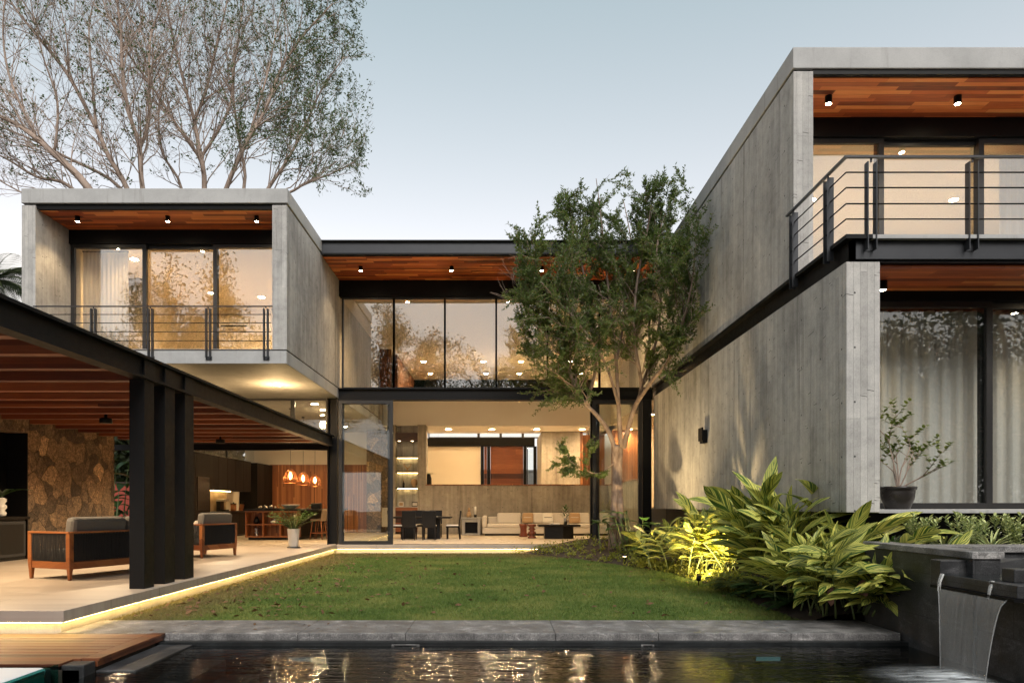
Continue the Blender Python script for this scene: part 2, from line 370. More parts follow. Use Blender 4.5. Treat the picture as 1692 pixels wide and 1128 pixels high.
M['teak'] = m_planks('teak', [(.1, (.12, .032, .01)), (.5, (.22, .07, .022)), (.9, (.30, .11, .036))], .3, 3, 'x', .4, .0)
M['cream'] = m_plain('cream_paint', (.74, .66, .53), .7, .03, 1.2)
M['white'] = m_plain('white_paint', (.74, .71, .66), .65, .03, 1.2)
M['floor_in'] = m_plain('polished_floor', (.50, .43, .34), .30, .025, .8)
M['black'] = m_plain('black_lacquer', (.006, .0055, .0055), .4, .2, 6, Specular_IOR_Level=.3)
M['blackwood'] = m_planks('black_stained_wood', [(.1, (.006, .0045, .004)), (.9, (.013, .010, .008))], .2, 3, 'z', .6, Specular_IOR_Level=.15)
M['glass'] = m_glass('window_glass', r0=.075, boost=1.15)
M['glass_door'] = m_glass('door_glass', r0=.05, boost=1.0)
M['glass_up'] = m_glass('coated_window_glass', (.88, .88, .86), .165, 1.25)
M['acrylic'] = m_glass('acrylic_wall', (.35, .72, .68), .05, 1.0)
M['granite'] = m_granite('dark_granite', (.042, .042, .044), rough=.5)
M['granite_l'] = m_granite('grey_granite', (.20, .19, .185), rough=.65)
M['pool_tile'] = m_granite('black_pool_tile', (.012, .014, .015), rough=.4)
M['stone'] = m_stone('rubble_stone')
M['lens'] = m_emit('lamp_lens', (1.0, .80, .52), 60); M['lens_big'] = m_emit('downlight_lens', (1.0, .74, .42), 300)
M['lens_soft'] = m_emit('soft_lamp', (1.0, .72, .38), 14)
M['led'] = m_emit('led_strip', (1.0, .64, .20), 20)
M['led_in'] = m_emit('shelf_led', (1.0, .68, .26), 14)
M['lamp_glass'] = m_emit('pool_lamp', (.30, .75, .8), .12)
M['bulb'] = m_emit('glowing_bulb', (1.0, .60, .24), 10)
M['fabric'] = m_plain('light_grey_fabric', (.62, .58, .53), .9, .1, 30, .4)
M['cushion'] = m_plain('grey_cushion', (.13, .125, .12), .9, .15, 40, .4)
M['tan'] = m_plain('tan_cushion', (.42, .28, .16), .9, .15, 30, .4)
M['rope'] = m_plain('black_rope', (.018, .018, .02), .8, .3, 60, .4)
M['terracotta'] = m_plain('red_wood_stool', (.16, .04, .02), .4, .3, 8)
M['ceramic_w'] = m_plain('white_ceramic', (.72, .70, .66), .35, .04, 4)
M['ceramic_b'] = m_plain('black_glazed_clay', (.022, .018, .016), .3, .4, 7, .1)
M['curtain'] = m_plain('linen_curtain', (.50, .45, .41), .9, .08, 20, .3)
def _curtain():
    t = NT('sheer_curtain'); b = t.n('BsdfDiffuse', {'Color': (.70, .67, .645)}); tr = t.n('BsdfTranslucent', {'Color': (.5, .46, .42)})
    mx = t.n('MixShader', {0: .25, 1: b.outputs[0], 2: tr.outputs[0]}); t.t.links.new(mx.outputs[0], t.out.inputs[0]); return t.m
M['sheer'] = _curtain()
M['soil'] = m_plain('dark_soil', (.035, .024, .016), .95, .4, 14, .8)
M['chrome'] = m_plain('dull_metal', (.5, .48, .45), .3, .1, 9, Metallic=1.0)
M['stool_fab'] = m_plain('taupe_leather', (.24, .17, .11), .6, .15, 12)
M['copper'] = m_plain('copper_wire', (.30, .11, .04), .35, .2, 9, Metallic=.8)
def _patio():
    t = NT('terrace_tile'); x, y, z = t.xyz()
    st = t.noise(t.comb(t.math('MULTIPLY', x, .6), t.math('MULTIPLY', y, 7.0), 0.0), 1.5, 6, .6)
    br = t.n('TexBrick', {'Vector': t.comb(x, y, 0.0), 'Color1': (1, 1, 1), 'Color2': (.93, .92, .91), 'Mortar': (.45, .41, .36), 'Scale': 1.0, 'Mortar Size': .006, 'Brick Width': 2.4, 'Row Height': 1.2}, offset=.5)
    c = t.mix(1, t.ramp(st, [(.25, (.27, .225, .185)), (.5, (.35, .295, .245)), (.75, (.42, .365, .305))]), br.outputs['Color'], 'MULTIPLY')
    return t.bsdf(c, t.math('MULTIPLY_ADD', st, .25, .32), t.bump(st, .05, .003))
M['patio'] = _patio()
def _water():
    t = NT('pool_water'); x, y, z = t.xyz()
    a = t.noise(t.comb(t.math('MULTIPLY', x, 1.5), t.math('MULTIPLY', y, 8.0), 0.0), 1.0, 3, .55, .3)
    b = t.noise(t.comb(t.math('MULTIPLY', x, 6.0), t.math('MULTIPLY', y, 30.0), 0.0), 1.0, 2, .5)
    nm = t.bump(t.math('ADD', a, t.math('MULTIPLY', b, .35)), .5, .028)
    g = t.n('NewGeometry'); d = t.n('VectorMath', {0: g.outputs['Normal'], 1: g.outputs['Incoming']}, operation='DOT_PRODUCT').outputs['Value']
    c = t.math('SUBTRACT', 1.0, t.math('ABSOLUTE', d)); f = t.math('MULTIPLY_ADD', t.math('POWER', c, 5.0), .96, .025)
    tr = t.n('BsdfTransparent', {'Color': (.30, .36, .37)}); gl = t.n('BsdfGlossy', {'Color': (1, 1, 1), 'Roughness': .015, 'Normal': nm})
    mx = t.n('MixShader', {0: f, 1: tr.outputs[0], 2: gl.outputs[0]}); t.t.links.new(mx.outputs[0], t.out.inputs[0]); return t.m
M['water'] = _water()
def _fall():
    t = NT('falling_water'); x, y, z = t.xyz()
    s = t.noise(t.comb(0.0, t.math('MULTIPLY', y, 26.0), t.math('MULTIPLY', z, .8)), 1.0, 4, .6)
    f = t.math('MULTIPLY_ADD', t.ramp(s, [(.2, (0, 0, 0)), (.9, (1, 1, 1))]), .24, .11)
    tr = t.n('BsdfTransparent', {'Color': (1, 1, 1)}); df = t.n('BsdfPrincipled', {'Base Color': (.85, .83, .80), 'Roughness': .3})
    mx = t.n('MixShader', {0: f, 1: tr.outputs[0], 2: df.outputs[0]}); t.t.links.new(mx.outputs[0], t.out.inputs[0]); return t.m
M['fall'] = _fall()
def _rim():
    t = NT('water_rim'); tr = t.n('BsdfTransparent', {'Color': (1, 1, 1)}); df = t.n('BsdfPrincipled', {'Base Color': (.9, .9, .9), 'Roughness': .25})
    mx = t.n('MixShader', {0: .22, 1: tr.outputs[0], 2: df.outputs[0]}); t.t.links.new(mx.outputs[0], t.out.inputs[0]); return t.m
M['rim'] = _rim()
def _foam():
    t = NT('churned_water'); uvn = t.n('UVMap'); uvn.uv_map = 'UVMap'
    sp = t.n('SeparateXYZ', {0: uvn.outputs[0]}).outputs; x, y, z = t.xyz()
    s = t.noise(t.comb(t.math('MULTIPLY', x, 2.5), t.math('MULTIPLY', y, 9.0), 0.0), 1.3, 5, .65, .6)
    f = t.math('MULTIPLY', t.math('POWER', sp[0], 1.9), t.ramp(s, [(.34, (.03, .03, .03)), (.66, (1, 1, 1))]))
    tr = t.n('BsdfTransparent', {'Color': (1, 1, 1)}); df = t.n('BsdfPrincipled', {'Base Color': (.85, .88, .9), 'Roughness': .6})
    mx = t.n('MixShader', {0: t.math('MINIMUM', t.math('MULTIPLY', f, 1.5), 1.0), 1: tr.outputs[0], 2: df.outputs[0]}); t.t.links.new(mx.outputs[0], t.out.inputs[0]); return t.m
M['foam'] = _foam()
def _grass(name, blade):
    t = NT(name); x, y, z = t.xyz(); p = t.comb(x, y, 0.0)
    a = t.noise(p, .8, 4, .6); b = t.noise(p, 9, 3); 
    c = t.ramp(t.math('ADD', t.math('MULTIPLY', a, .6), t.math('MULTIPLY', b, .45)), [(.30, (.055, .105, .022)), (.50, (.115, .17, .038)), (.66, (.23, .245, .07))])
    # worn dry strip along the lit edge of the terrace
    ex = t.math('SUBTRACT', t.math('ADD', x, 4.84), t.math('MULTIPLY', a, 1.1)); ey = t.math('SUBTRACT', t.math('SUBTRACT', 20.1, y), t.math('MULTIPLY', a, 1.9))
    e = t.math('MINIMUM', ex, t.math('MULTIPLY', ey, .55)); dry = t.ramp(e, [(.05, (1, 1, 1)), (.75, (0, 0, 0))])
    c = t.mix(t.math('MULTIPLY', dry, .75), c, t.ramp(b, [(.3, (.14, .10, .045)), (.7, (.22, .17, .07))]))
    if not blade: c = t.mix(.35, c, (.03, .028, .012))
    bs = t.n('BsdfPrincipled', {'Base Color': c, 'Roughness': .7, 'Specular IOR Level': .2}); tr = t.n('BsdfTranslucent', {'Color': c})
    mx = t.n('MixShader', {0: .25 if blade else 0.0, 1: bs.outputs[0], 2: tr.outputs[0]}); t.t.links.new(mx.outputs[0], t.out.inputs[0]); return t.m
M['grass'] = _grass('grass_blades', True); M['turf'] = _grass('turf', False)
M['tree_leaf'] = m_leaf('small_tree_leaves', (.056, .088, .028), (.125, .172, .055), cc=(.20, .235, .08), scale=1.6)
M['big_leaf'] = m_leaf('sparse_tree_leaves', (.05, .075, .04), (.10, .14, .06), scale=1.0)
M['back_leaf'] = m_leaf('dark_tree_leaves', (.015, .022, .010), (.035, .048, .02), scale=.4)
M['ginger'] = m_stripe_leaf('variegated_ginger_leaf', (.05, .115, .022), (.78, .68, .16), .50, 6.5)
M['varieg'] = m_stripe_leaf('variegated_shrub_leaf', (.10, .17, .06), (.74, .72, .32), .52, 2.0)
M['dark_leaf'] = m_leaf('dark_glossy_leaves', (.018, .045, .015), (.04, .085, .025), .3)
M['fern'] = m_leaf('fern_leaves', (.022, .055, .014), (.045, .095, .025), .55)
M['cover'] = m_leaf('yellow_ground_cover', (.10, .13, .02), (.24, .25, .045), .5)
M['pot_leaf'] = m_leaf('potted_tree_leaves', (.08, .12, .035), (.16, .20, .06), .4)
M['zz_leaf'] = m_leaf('zz_plant_leaves', (.03, .07, .02), (.06, .12, .03), .3)
M['dead_leaf'] = m_leaf('dry_leaves', (.07, .035, .016), (.16, .085, .04), .8, .1)
M['pink_leaf'] = m_plain('withered_leaf', (.30, .15, .11), .8, .3, 20, .3)
M['bark'] = m_bark('pale_bark', (.14, .095, .075), (.34, .26, .21), 10)
M['bark2'] = m_bark('brown_bark', (.22, .16, .13), (.43, .335, .275), 4)
M['stem'] = m_plain('green_stem', (.09, .12, .035), .6, .2, 9)

def light(kind, parent, loc, energy, color=WARM, size=.05, spot=None, blend=.5, rot=None, name='light', sy=None):
    ld = bpy.data.lights.new(name, kind); ld.energy = energy; ld.color = color
    if kind == 'AREA':
        ld.shape = 'RECTANGLE' if sy else 'DISK'; ld.size = size
        if sy: ld.size_y = sy
    else: ld.shadow_soft_size = size
    if kind == 'SPOT': ld.spot_size = R(spot or 100); ld.spot_blend = blend
    o = bpy.data.objects.new(name, ld); COL.objects.link(o); o.parent = parent; o.location = loc
    if rot: o.rotation_euler = rot
    return o
def can_light(p, label, group, power=40, tilt=(0, 0)):
    """black surface-mounted spotlight: p is its fixing point on the ceiling"""
    t = T('ceiling_spotlight', label, 'spotlight', p, 0, group)
    MB().lathe([(.052, -.125), (.055, -.12), (.055, 0)], n=20).build('housing', M['steel'], t)
    MB().lathe([(0.0, -.128), (.04, -.128), (.042, -.1255)], n=16, smooth=False).build('lens', M['lens'], t)
    light('SPOT', t, (0, 0, -.16), power, WARM2, .035, 110, .7, (R(tilt[0]), R(tilt[1]), 0))
    return t
def recessed(p, label, group, power=60, r=.075, spot=125, soft=False, color=WARM):
    t = T('recessed_light', label, 'ceiling light', p, 0, group)
    MB().lathe([(r + .022, 0), (r + .022, -.008), (r, -.010), (r, -.002)], n=24).build('trim_ring', M['white'], t)
    MB().lathe([(0.0, -.011), (r, -.011)], n=20, smooth=False).build('lens', M['lens_big'], t)
    if power: light('SPOT', t, (0, 0, -.03), power, color, .06, spot, .8)
    return t
# ------------------------------------------------------------------ ground, lawn, terrace, pool
def struct(name, mb, m, bevel=0): return tag(mb.build(name, m, bevel=bevel), kind='structure')
XL, XR, YF = -4.77, 4.59, 20.25
struct('ground', MB().box(-400, -300, -2.2, 400, 600, -1.7), M['soil'])
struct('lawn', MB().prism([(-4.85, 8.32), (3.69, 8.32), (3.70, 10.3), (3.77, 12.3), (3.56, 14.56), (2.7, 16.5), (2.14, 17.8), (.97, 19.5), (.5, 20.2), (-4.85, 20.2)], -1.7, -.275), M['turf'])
# terrace slab over a set-back plinth, the same slab runs on as the floor of the house
struct('terrace', MB().prism([(-20, 7.485), (XL, 7.485), (XL, 20.1), (4.58, 20.1), (4.58, 30.0), (-20, 30.0)], -.13, 0), M['patio'], bevel=.004)
struct('terrace_plinth', MB().prism([(-20, 7.565), (-4.85, 7.565), (-4.85, 20.19), (4.58, 20.19), (4.58, 30.0), (-20, 30.0)], -1.7, -.131), M['conc'])
struct('floor', MB().box(-16, 20.32, .0, 4.57, 29.9, .005), M['floor_in'])
struct('pool_basin', MB().box(-4.6, -3, -1.7, 8, 7.45, -1.62).box(-3.66, -3, -1.62, -3.60, 6.1, -.7).box(-4.6, 7.36, -1.62, 8, 7.46, -.32).box(-4.6, -3.2, -1.62, 8, -3, -.3), M['pool_tile'])
MBs = MB()
for k in range(3): MBs.box(-3.66, 6.2, -1.62, -3.30 + .36 * k, 7.36, -.345 - .16 * k)
struct('pool_steps', MBs, M['granite'], bevel=.006)
struct('water', MB().add([(-3.66, -3, -.36), (4.41, -3, -.36), (4.41, 7.37, -.36), (-3.66, 7.37, -.36)], [(0, 1, 2, 3)]), M['water'])
cp = MB(); xs = [-4.84, -3.6, -2.2, -1.02, .62, 1.75, 3.2, 4.4]
for i in range(len(xs) - 1): cp.box(xs[i] + .0015, 7.47, -.335, xs[i+1] - .0015, 8.33, -.245)
struct('coping', cp, M['granite_l'], bevel=.008)
struct('coping_base', MB().box(-4.84, 7.5, -1.7, 4.4, 8.31, -.337), M['pool_tile'])
dk = MB(); y = 7.43
while y > 6.3:
    dk.box(-14, y - .126, -.265, -3.80, y, -.24); y -= .137
yy = y
dk.box(-14, 6.0, -.265, -3.86, yy + .001, -.24)
dk.box(-3.795, 6.22, -.266, -3.64, 7.455, -.238)           # border board along the pool
dk.box(-3.68, 6.22, -.315, -3.655, 7.455, -.2665)
struct('deck', dk, M['deck'], bevel=.003)
struct('deck_base', MB().box(-14, 6.02, -1.7, -3.70, 7.56, -.3), M['soil'])
struct('post_block', MB().box(-3.86, 6.02, -1.6, -3.66, 6.2, -.255), M['granite'], bevel=.01)
# pool fittings
t = T('skimmer', 'pale skimmer opening in the pool wall under the middle of the coping', 'skimmer', (X(670, 7.36), 7.36, -.36))
MB().box(-.15, -.012, -.01, .15, 0, .018).build('cover_plate', M['granite_l'], t, bevel=.004)
MB().box(-.12, -.016, -.002, .12, -.0125, .010).build('mouth', M['black'], t)
t = T('skimmer', 'small pale outlet in the pool wall under the right part of the coping', 'skimmer', (X(1070, 7.36), 7.36, -.36))
MB().box(-.07, -.012, -.006, .07, 0, .016).build('cover_plate', M['granite_l'], t, bevel=.004)
MB().box(-.05, -.016, .0, .05, -.0125, .010).build('mouth', M['black'], t)
for px, py, lb in ((498, 1088, 'teal underwater pool lamp nearest the wooden deck'), (1268, 1087, 'teal underwater pool lamp nearest the waterfall')):
    t = T('pool_lamp', lb, 'pool lamp', (X(px, 7.355), 7.355, Z(py, 7.355)), 0, 'underwater lamps in the pool')
    MB().box(-.17, -.02, -.045, .17, 0, .045).build('housing', M['pool_tile'], t, bevel=.015)
    MB().box(-.13, -.026, -.022, .13, -.0205, .022).build('lens', M['lamp_glass'], t, bevel=.002)
# hot tub with a clear side wall
t = T('hot_tub', 'hot tub with teal clear side wall and water top painted pale like reflected sky beside the wooden deck', 'hot tub', (-6, 4.2, -1.7))
MB().box(-14, 1.0, -1.7, -12, 5.95, -.26).box(-12, 5.86, -1.7, -3.9, 5.95, -.26).box(-12, 1.0, -1.7, -3.83, 5.86, -.9).build('shell', M['granite'], t, world=True, bevel=.01)
MB().box(-3.855, 1.0, -.9, -3.825, 5.93, -.225).build('clear_wall', M['acrylic'], t, world=True)
MB().box(-12, 1.0, -.30, -3.862, 5.84, -.228).build('cover', m_plain('painted_sky_water', (.58, .60, .63), .45, .05, 2), t, world=True, bevel=.03)  # cover stands in for tub water; reflected sky is painted as pale colour
MB().box(-12, 1.05, -.42, -3.9, 5.8, -.40).build('pale_seat', M['ceramic_w'], t, world=True)
MB().box(-3.89, 1.05, -.88, -3.862, 5.8, -.25).build('tile_lining', m_plain('teal_lining', (.07, .22, .20), .4, .2, 3), t, world=True)

# LED strips under the terrace lip
for (x0, y0, x1, y1, lb) in ((-20, 7.50, -4.80, 7.515, 'warm LED strip under the terrace edge above the wooden deck'), (-4.80, 7.52, -4.785, 20.09, 'warm LED strip under the long terrace edge along the lawn'),
        (-4.76, 20.118, 4.5, 20.133, 'warm LED strip under the living room step behind the lawn')):
    tag(MB().box(x0, y0, -.1345, x1, y1, -.1312).build('led_strip', M['led']), lb, 'LED strip', 'LED strips under the terrace edge')

# ------------------------------------------------------------------ the house
HS = T('house', 'two-storey concrete, steel and glass villa with cantilevered box rooms lit from inside', 'house', (0, 20.25, 0))
def hp(name, m, boxes, label=None, bevel=0, parent=None):
    mb = MB()
    for b in boxes: mb.box(*b)
    o = mb.build(name, m, parent or HS, world=True, bevel=bevel)
    if label: o['label'] = label
    return o
def win(x0, x1, z0, z1, y, fw=.06, d=.07, glass='glass', name='window', bottom=None, pane=True, label=None):
    b = bottom or fw
    f = hp(name, M['alu'], [(x0, y, z0, x0 + fw, y + d, z1), (x1 - fw, y, z0, x1, y + d, z1), (x0 + fw, y, z1 - fw, x1 - fw, y + d, z1), (x0 + fw, y, z0, x1 - fw, y + d, z0 + b)], label)
    if pane: hp('pane', M[glass], [(x0 + fw - .004, y + d * .4, z0 + b - .004, x1 - fw + .004, y + d * .4 + .012, z1 - fw + .004)], parent=f)
    return f
ZR0, ZR1 = 7.95, 8.28
# left cantilevered bedroom box
hp('roof_slab', M['conc'], [(-10.74, 15.35, ZR0, XL + .02, 27, ZR1)], 'pale concrete roof slab of the left box', .012)
hp('concrete_wall', M['board'], [(-10.74, 15.37, 4.66, -10.43, 27, 7.91)], None, .006)
hp('concrete_wall', M['board'], [(-5.10, 15.37, 4.66, XL, 27, 7.91)], None, .006)
hp('floor_slab', M['conc'], [(-10.74, 15.35, 4.34, XL, 27, 4.63)], None, .01)
hp('shadow_gap', M['black'], [(-10.70, 15.40, 4.631, -4.81, 26.9, 4.659), (-10.70, 15.40, 7.911, -10.46, 26.9, 7.949), (-5.07, 15.40, 7.911, -4.80, 26.9, 7.949)])
hp('wood_ceiling', M['red_wood'], [(-10.43, 15.50, 7.84, -5.10, 16.58, 7.88)])
hp('black_trim', M['steel'], [(-10.43, 15.42, 7.84, -5.10, 15.495, 7.949)])
hp('steel_header', M['steel'], [(-10.43, 16.56, 7.50, -5.10, 16.78, 7.839)])
hp('terrazzo_sill', M['conc'], [(-10.43, 15.37, 4.66, -5.10, 16.58, 4.672)])
for x0, x1 in ((X(117, 16.6), X(241, 16.6)), (X(236, 16.7), X(360, 16.7)), (X(352, 16.6), -5.1)):
    win(x0, x1, 4.672, 7.50, 16.60 if x0 < -10 or x0 > -7.5 else 16.69, .085, .08, 'glass_up', 'sliding_door', .07)
hp('bedroom_wall', M['cream'], [(-10.43, 22.1, 4.66, -5.10, 22.3, 7.5), (-10.43, 16.8, 4.66, -10.40, 22.1, 7.5), (-5.13, 16.8, 4.66, -5.10, 22.1, 7.5)])
hp('bedroom_partition', M['board_in'], [(-10.4, 19.1, 4.66, X(237, 19.1), 19.3, 7.5)])
hp('bedroom_ceiling', M['cream'], [(-10.43, 16.8, 7.5, -5.10, 22.3, 7.6)])
hp('bedroom_floor', M['floor_in'], [(-10.43, 16.8, 4.64, -5.10, 22.1, 4.668)])
# centre: roof, fascia, upper glazing
hp('steel_fascia', M['steel_grey'], [(XL + .03, 18.32, 7.90, XR - .01, 18.36, 8.215)], 'long grey steel channel along the roof edge')
hp('fascia_flange', M['steel'], [(XL + .03, 18.25, 8.215, XR - .01, 18.42, 8.25), (XL + .03, 18.25, 7.86, XR - .01, 18.42, 7.90)])
hp('roof_deck', M['black'], [(XL + .05, 18.43, 7.93, XR + .3, 36, 8.2)])
hp('wood_ceiling', M['red_wood'], [(XL + .01, 18.43, 7.87, XR - .01, 20.42, 7.91)])
hp('steel_header', M['steel'], [(XL + .01, 20.36, 7.385, XR - .01, 20.6, 7.869)])
mu = [566, 650.6, 735, 820, 905, 991, 1074]
for i in range(6):
    win(X(mu[i], 20.4) - .03, X(mu[i+1], 20.4) + .025, 4.645, 7.38, 20.42, .055, .08, 'glass_up', bottom=.04)
hp('steel_beam', M['steel'], [(XL + .01, 20.30, 4.32, XR - .01, 20.34, 4.60), (XL + .01, 20.22, 4.60, XR - .01, 20.5, 4.64), (XL + .01, 20.22, 4.28, XR - .01, 20.5, 4.32)], 'black I-beam across the front between the storeys')
hp('steel_column', M['steel'], [(-5.08, 20.22, 0, -5.05, 20.50, 4.338), (-4.82, 20.22, 0, -4.79, 20.50, 4.338), (-5.05, 20.33, 0, -4.82, 20.37, 4.338)])
hp('steel_column', M['steel'], [(4.27, 20.22, .0, 4.53, 20.50, 4.279)])
hp('steel_column', M['steel'], [(2.74, 20.36, .0, 2.86, 20.52, 4.279)])
# sliding glass doors of the living room
win(-4.74, X(650, 20.3), .005, 4.27, 20.22, .10, .06, 'glass_door', 'sliding_door', .10)
win(-4.70, X(646, 20.3), .006, 4.26, 20.30, .10, .05, 'glass_door', 'sliding_door', .10)
win(X(979, 20.3), X(992, 20.3) + 1.22, .005, 4.27, 20.22, .10, .06, 'glass_door', 'sliding_door', .10)
win(X(985, 20.3), X(992, 20.3) + 1.22, .006, 4.26, 20.30, .10, .05, 'glass_door', 'sliding_door', .10)
hp('door_track', M['steel'], [(-3.1, 20.22, .0, 2.75, 20.30, .012)])
# kitchen front: beam, clerestory
hp('steel_beam', M['steel'], [(-13, 20.28, 2.80, -5.085, 20.46, 2.96)])
for x0, x1 in ((-10.2, -8.2), (-8.2, X(484, 20.35)), (X(484, 20.35), -5.09)): win(x0, x1, 2.96, 4.335, 20.33, .06, .07, 'glass')
# inside: ceilings and walls of the tall living room
hp('living_ceiling', M['cream'], [(-4.77, 20.61, 7.40, 4.9, 36, 7.5)])
hp('mezzanine', M['white'], [(-4.74, 28.0, 4.42, 6.4, 30.9, 4.65), (-4.74, 28.0, 4.65, 6.4, 28.12, 5.75)])
hp('wood_panel', M['wall_wood'], [(-4.76, 27.3, 5.76, -4.3, 27.4, 7.4), (-4.3, 28.3, 5.0, -4.2, 33.8, 7.4)])
hp('concrete_wall', M['board_in'], [(-5.1, 27.01, 4.4, -4.76, 36, 7.5), (-5.1, 30.5, 0, -4.76, 36, 4.4)])
hp('plaster_wall', M['cream'], [(4.60, 24.01, 4.42, 4.9, 36, 7.5)])
hp('half_wall', M['board_in'], [(-2.94, 27.6, 0.004, 4.56, 27.75, 1.97), (4.42, 21.5, 0.004, 4.56, 27.6, 1.97)])
hp('wood_cap', M['wall_wood'], [(-2.96, 27.57, 1.971, 4.58, 27.78, 2.01), (4.40, 21.5, 1.971, 4.58, 27.57, 2.01)])
hp('entry_floor', M['floor_in'], [(-4.75, 27.76, .3, 6.4, 34.6, 1.07), (4.57, 21.0, .3, 6.4, 27.76, 1.07)])
hp('entry_wall', M['cream'], [(X(704, 34), 34.0, 1.07, X(794, 34), 34.2, 4.1)])
hp('concrete_wall', M['board_in'], [(-4.75, 33.9, 1.07, X(704, 34) - .005, 34.2, 7.4)])
hp('concrete_wall', M['board_in'], [(1.9, 30.2, 1.07, 3.60, 33.89, 4.419)], 'tall concrete block beside the front door')
hp('wood_recess', M['wall_wood'], [(3.61, 31.6, 1.07, 4.9, 31.7, 4.419), (3.605, 30.2, 1.07, 3.72, 31.59, 4.419)])
hp('wood_wall', M['wall_wood'], [(4.9, 29.6, 1.07, 6.3, 29.7, 4.419)])
hp('plaster_wall', M['cream'], [(6.31, 20.6, 1.07, 6.5, 31, 4.419), (4.9, 31.71, 1.07, 6.5, 31.8, 4.419)])
hp('corridor_ceiling', M['cream'], [(4.9, 20.6, 4.42, 6.5, 28.0, 4.6)])
hp('entry_beam', M['steel'], [(X(704, 34) - .2, 33.9, 4.105, 1.79, 34.1, 4.5), (-4.75, 33.9, 6.9, 4.6, 34.1, 7.39)])
for px in (797, 807.5, 867.5, 884): hp('entry_post', M['steel'], [(X(px - 2.6, 34), 33.92, 1.07, X(px + 2.6, 34), 34.12, 4.1)])
d = hp('front_door', M['door_wood'], [(X(810.5, 34), 33.98, 1.08, X(864.5, 34), 34.05, 4.1), (X(800, 34), 33.98, 1.08, X(804.6, 34), 34.05, 4.1)], 'wide front door of red-brown horizontal planks')
hp('handle', M['black'], [(X(862, 34), 33.94, 1.9, X(862.8, 34), 33.97, 2.9)], parent=d)
win(X(870.5, 34), X(883, 34), 1.08, 4.1, 33.97, .05, .05, 'glass_door')
for x0, x1 in ((-3.5, -1.0), (-1.0, .1), (.1, 1.2), (1.2, 2.5), (2.5, 4.5)): win(x0, x1, 4.5, 6.9, 33.95, .06, .06, 'glass_door')
# staircase behind the shelves
st = MB()
for k in range(17): st.box(-4.6, 33.0 - .27 * k, 1.07 + .185 * k, -3.42, 33.27 - .27 * k, 1.255 + .185 * k)
o = st.build('staircase', M['board_in'], HS, world=True)
MB().tube([(-3.46, 33.1, 2.2), (-3.46, 28.6, 5.3)], .028).build('handrail', M['steel'], o, world=True)
for yk in (32.9, 31.9, 30.9, 29.9): MB().tube([(-3.46, yk, 1.07 + (33.1 - yk) * .685), (-3.46, yk, 2.2 + (33.1 - yk) * .685)], .022).build('baluster', M['steel'], o, world=True)
# kitchen shell
hp('wood_wall', M['wall_wood'], [(-9.9, 29.5, 0.005, -5.6, 29.6, 2.92)], 'kitchen back wall of upright reddish boards')
hp('plaster_wall', M['cream'], [(-11, 29.61, 0, -4.77, 29.8, 4.339)])
hp('stone_pillar', M['stone'], [(-5.59, 28.9, 0.005, -4.66, 29.45, 4.339)])
hp('kitchen_ceiling', M['soffit_conc'], [(-11, 27.01, 4.34, -4.77, 29.8, 4.6)])
hp('plaster_wall', M['cream'], [(-10.74, 20.4, 0, -10.5, 29.6, 2.92)])
for y0 in (20.5, 23.5, 26.5):
    f = hp('window', M['alu'], [(-10.6, y0, 2.93, -10.54, y0 + .06, 4.33), (-10.6, y0 + .06, 2.93, -10.54, y0 + 3, 2.98), (-10.6, y0 + .06, 4.28, -10.54, y0 + 3, 4.33)])
    hp('pane', M['glass'], [(-10.58, y0 + .06, 2.98, -10.568, y0 + 3, 4.28)], parent=f)
# ------------------------------------------------------------------ right wing
hp('concrete_wall', M['board'], [(XR, 9.02, 1.06, 5.04, 20.2, 4.37)], 'long lower concrete wall beside the lawn', .008)
hp('concrete_wall', M['board'], [(XR, 10.63, 4.70, 4.90, 24, 7.91)], 'tall upper concrete wall of the right wing', .008)
hp('roof_slab', M['conc'], [(XR - .01, 10.62, ZR0, 18, 24, ZR1)], 'pale concrete roof slab of the right wing', .012)
hp('shadow_gap', M['black'], [(XR + .03, 10.67, 7.911, 4.87, 23.9, 7.949)])
hp('steel_beam', M['steel'], [(XR + .05, 9.0, 4.40, XR + .12, 20.2, 4.64), (XR - .05, 8.92, 4.641, XR + .3, 20.2, 4.695)], 'black beam between the two right-hand walls')
hp('floor_slab', M['black'], [(XR + .13, 9.11, 4.372, 18, 24, 4.64)])
hp('balcony_floor', M['conc'], [(XR + .301, 8.92, 4.641, 18, 12.0, 4.69)])
hp('steel_channel', M['steel_grey'], [(XR + .05, 9.0, 4.40, 18, 9.05, 4.64), (XR + .05, 9.05, 4.371, 18, 9.1, 4.41)], 'grey steel channel under the balcony')
hp('wood_ceiling', M['red_wood'], [(4.90, 10.73, 7.86, 18, 11.82, 7.90)])
hp('black_trim', M['steel'], [(4.90, 10.65, 7.875, 18, 10.725, 7.949)])
hp('steel_header', M['steel'], [(4.90, 11.80, 7.53, 18, 12.0, 7.859)])
ws = [4.90, X(1455, 11.88), X(1621, 11.88), 10.15, 11.9, 13.7]
for i in range(5): win(ws[i] - (.05 if i else 0), ws[i+1] + .05, 4.695, 7.53, 11.86 if i % 2 == 0 else 11.94, .09, .07, 'glass_up', 'sliding_door', .07)
hp('room_wall', M['white'], [(4.90, 12.05, 4.7, 4.93, 17, 7.6), (4.93, 16.9, 4.7, 18, 17, 7.6), (17.9, 12.05, 4.7, 18, 16.9, 7.6)])
hp('room_ceiling', M['cream'], [(4.90, 12.01, 7.6, 18, 17, 7.7)])
hp('room_floor', M['floor_in'], [(4.90, 12.01, 4.64, 18, 17, 4.69)])
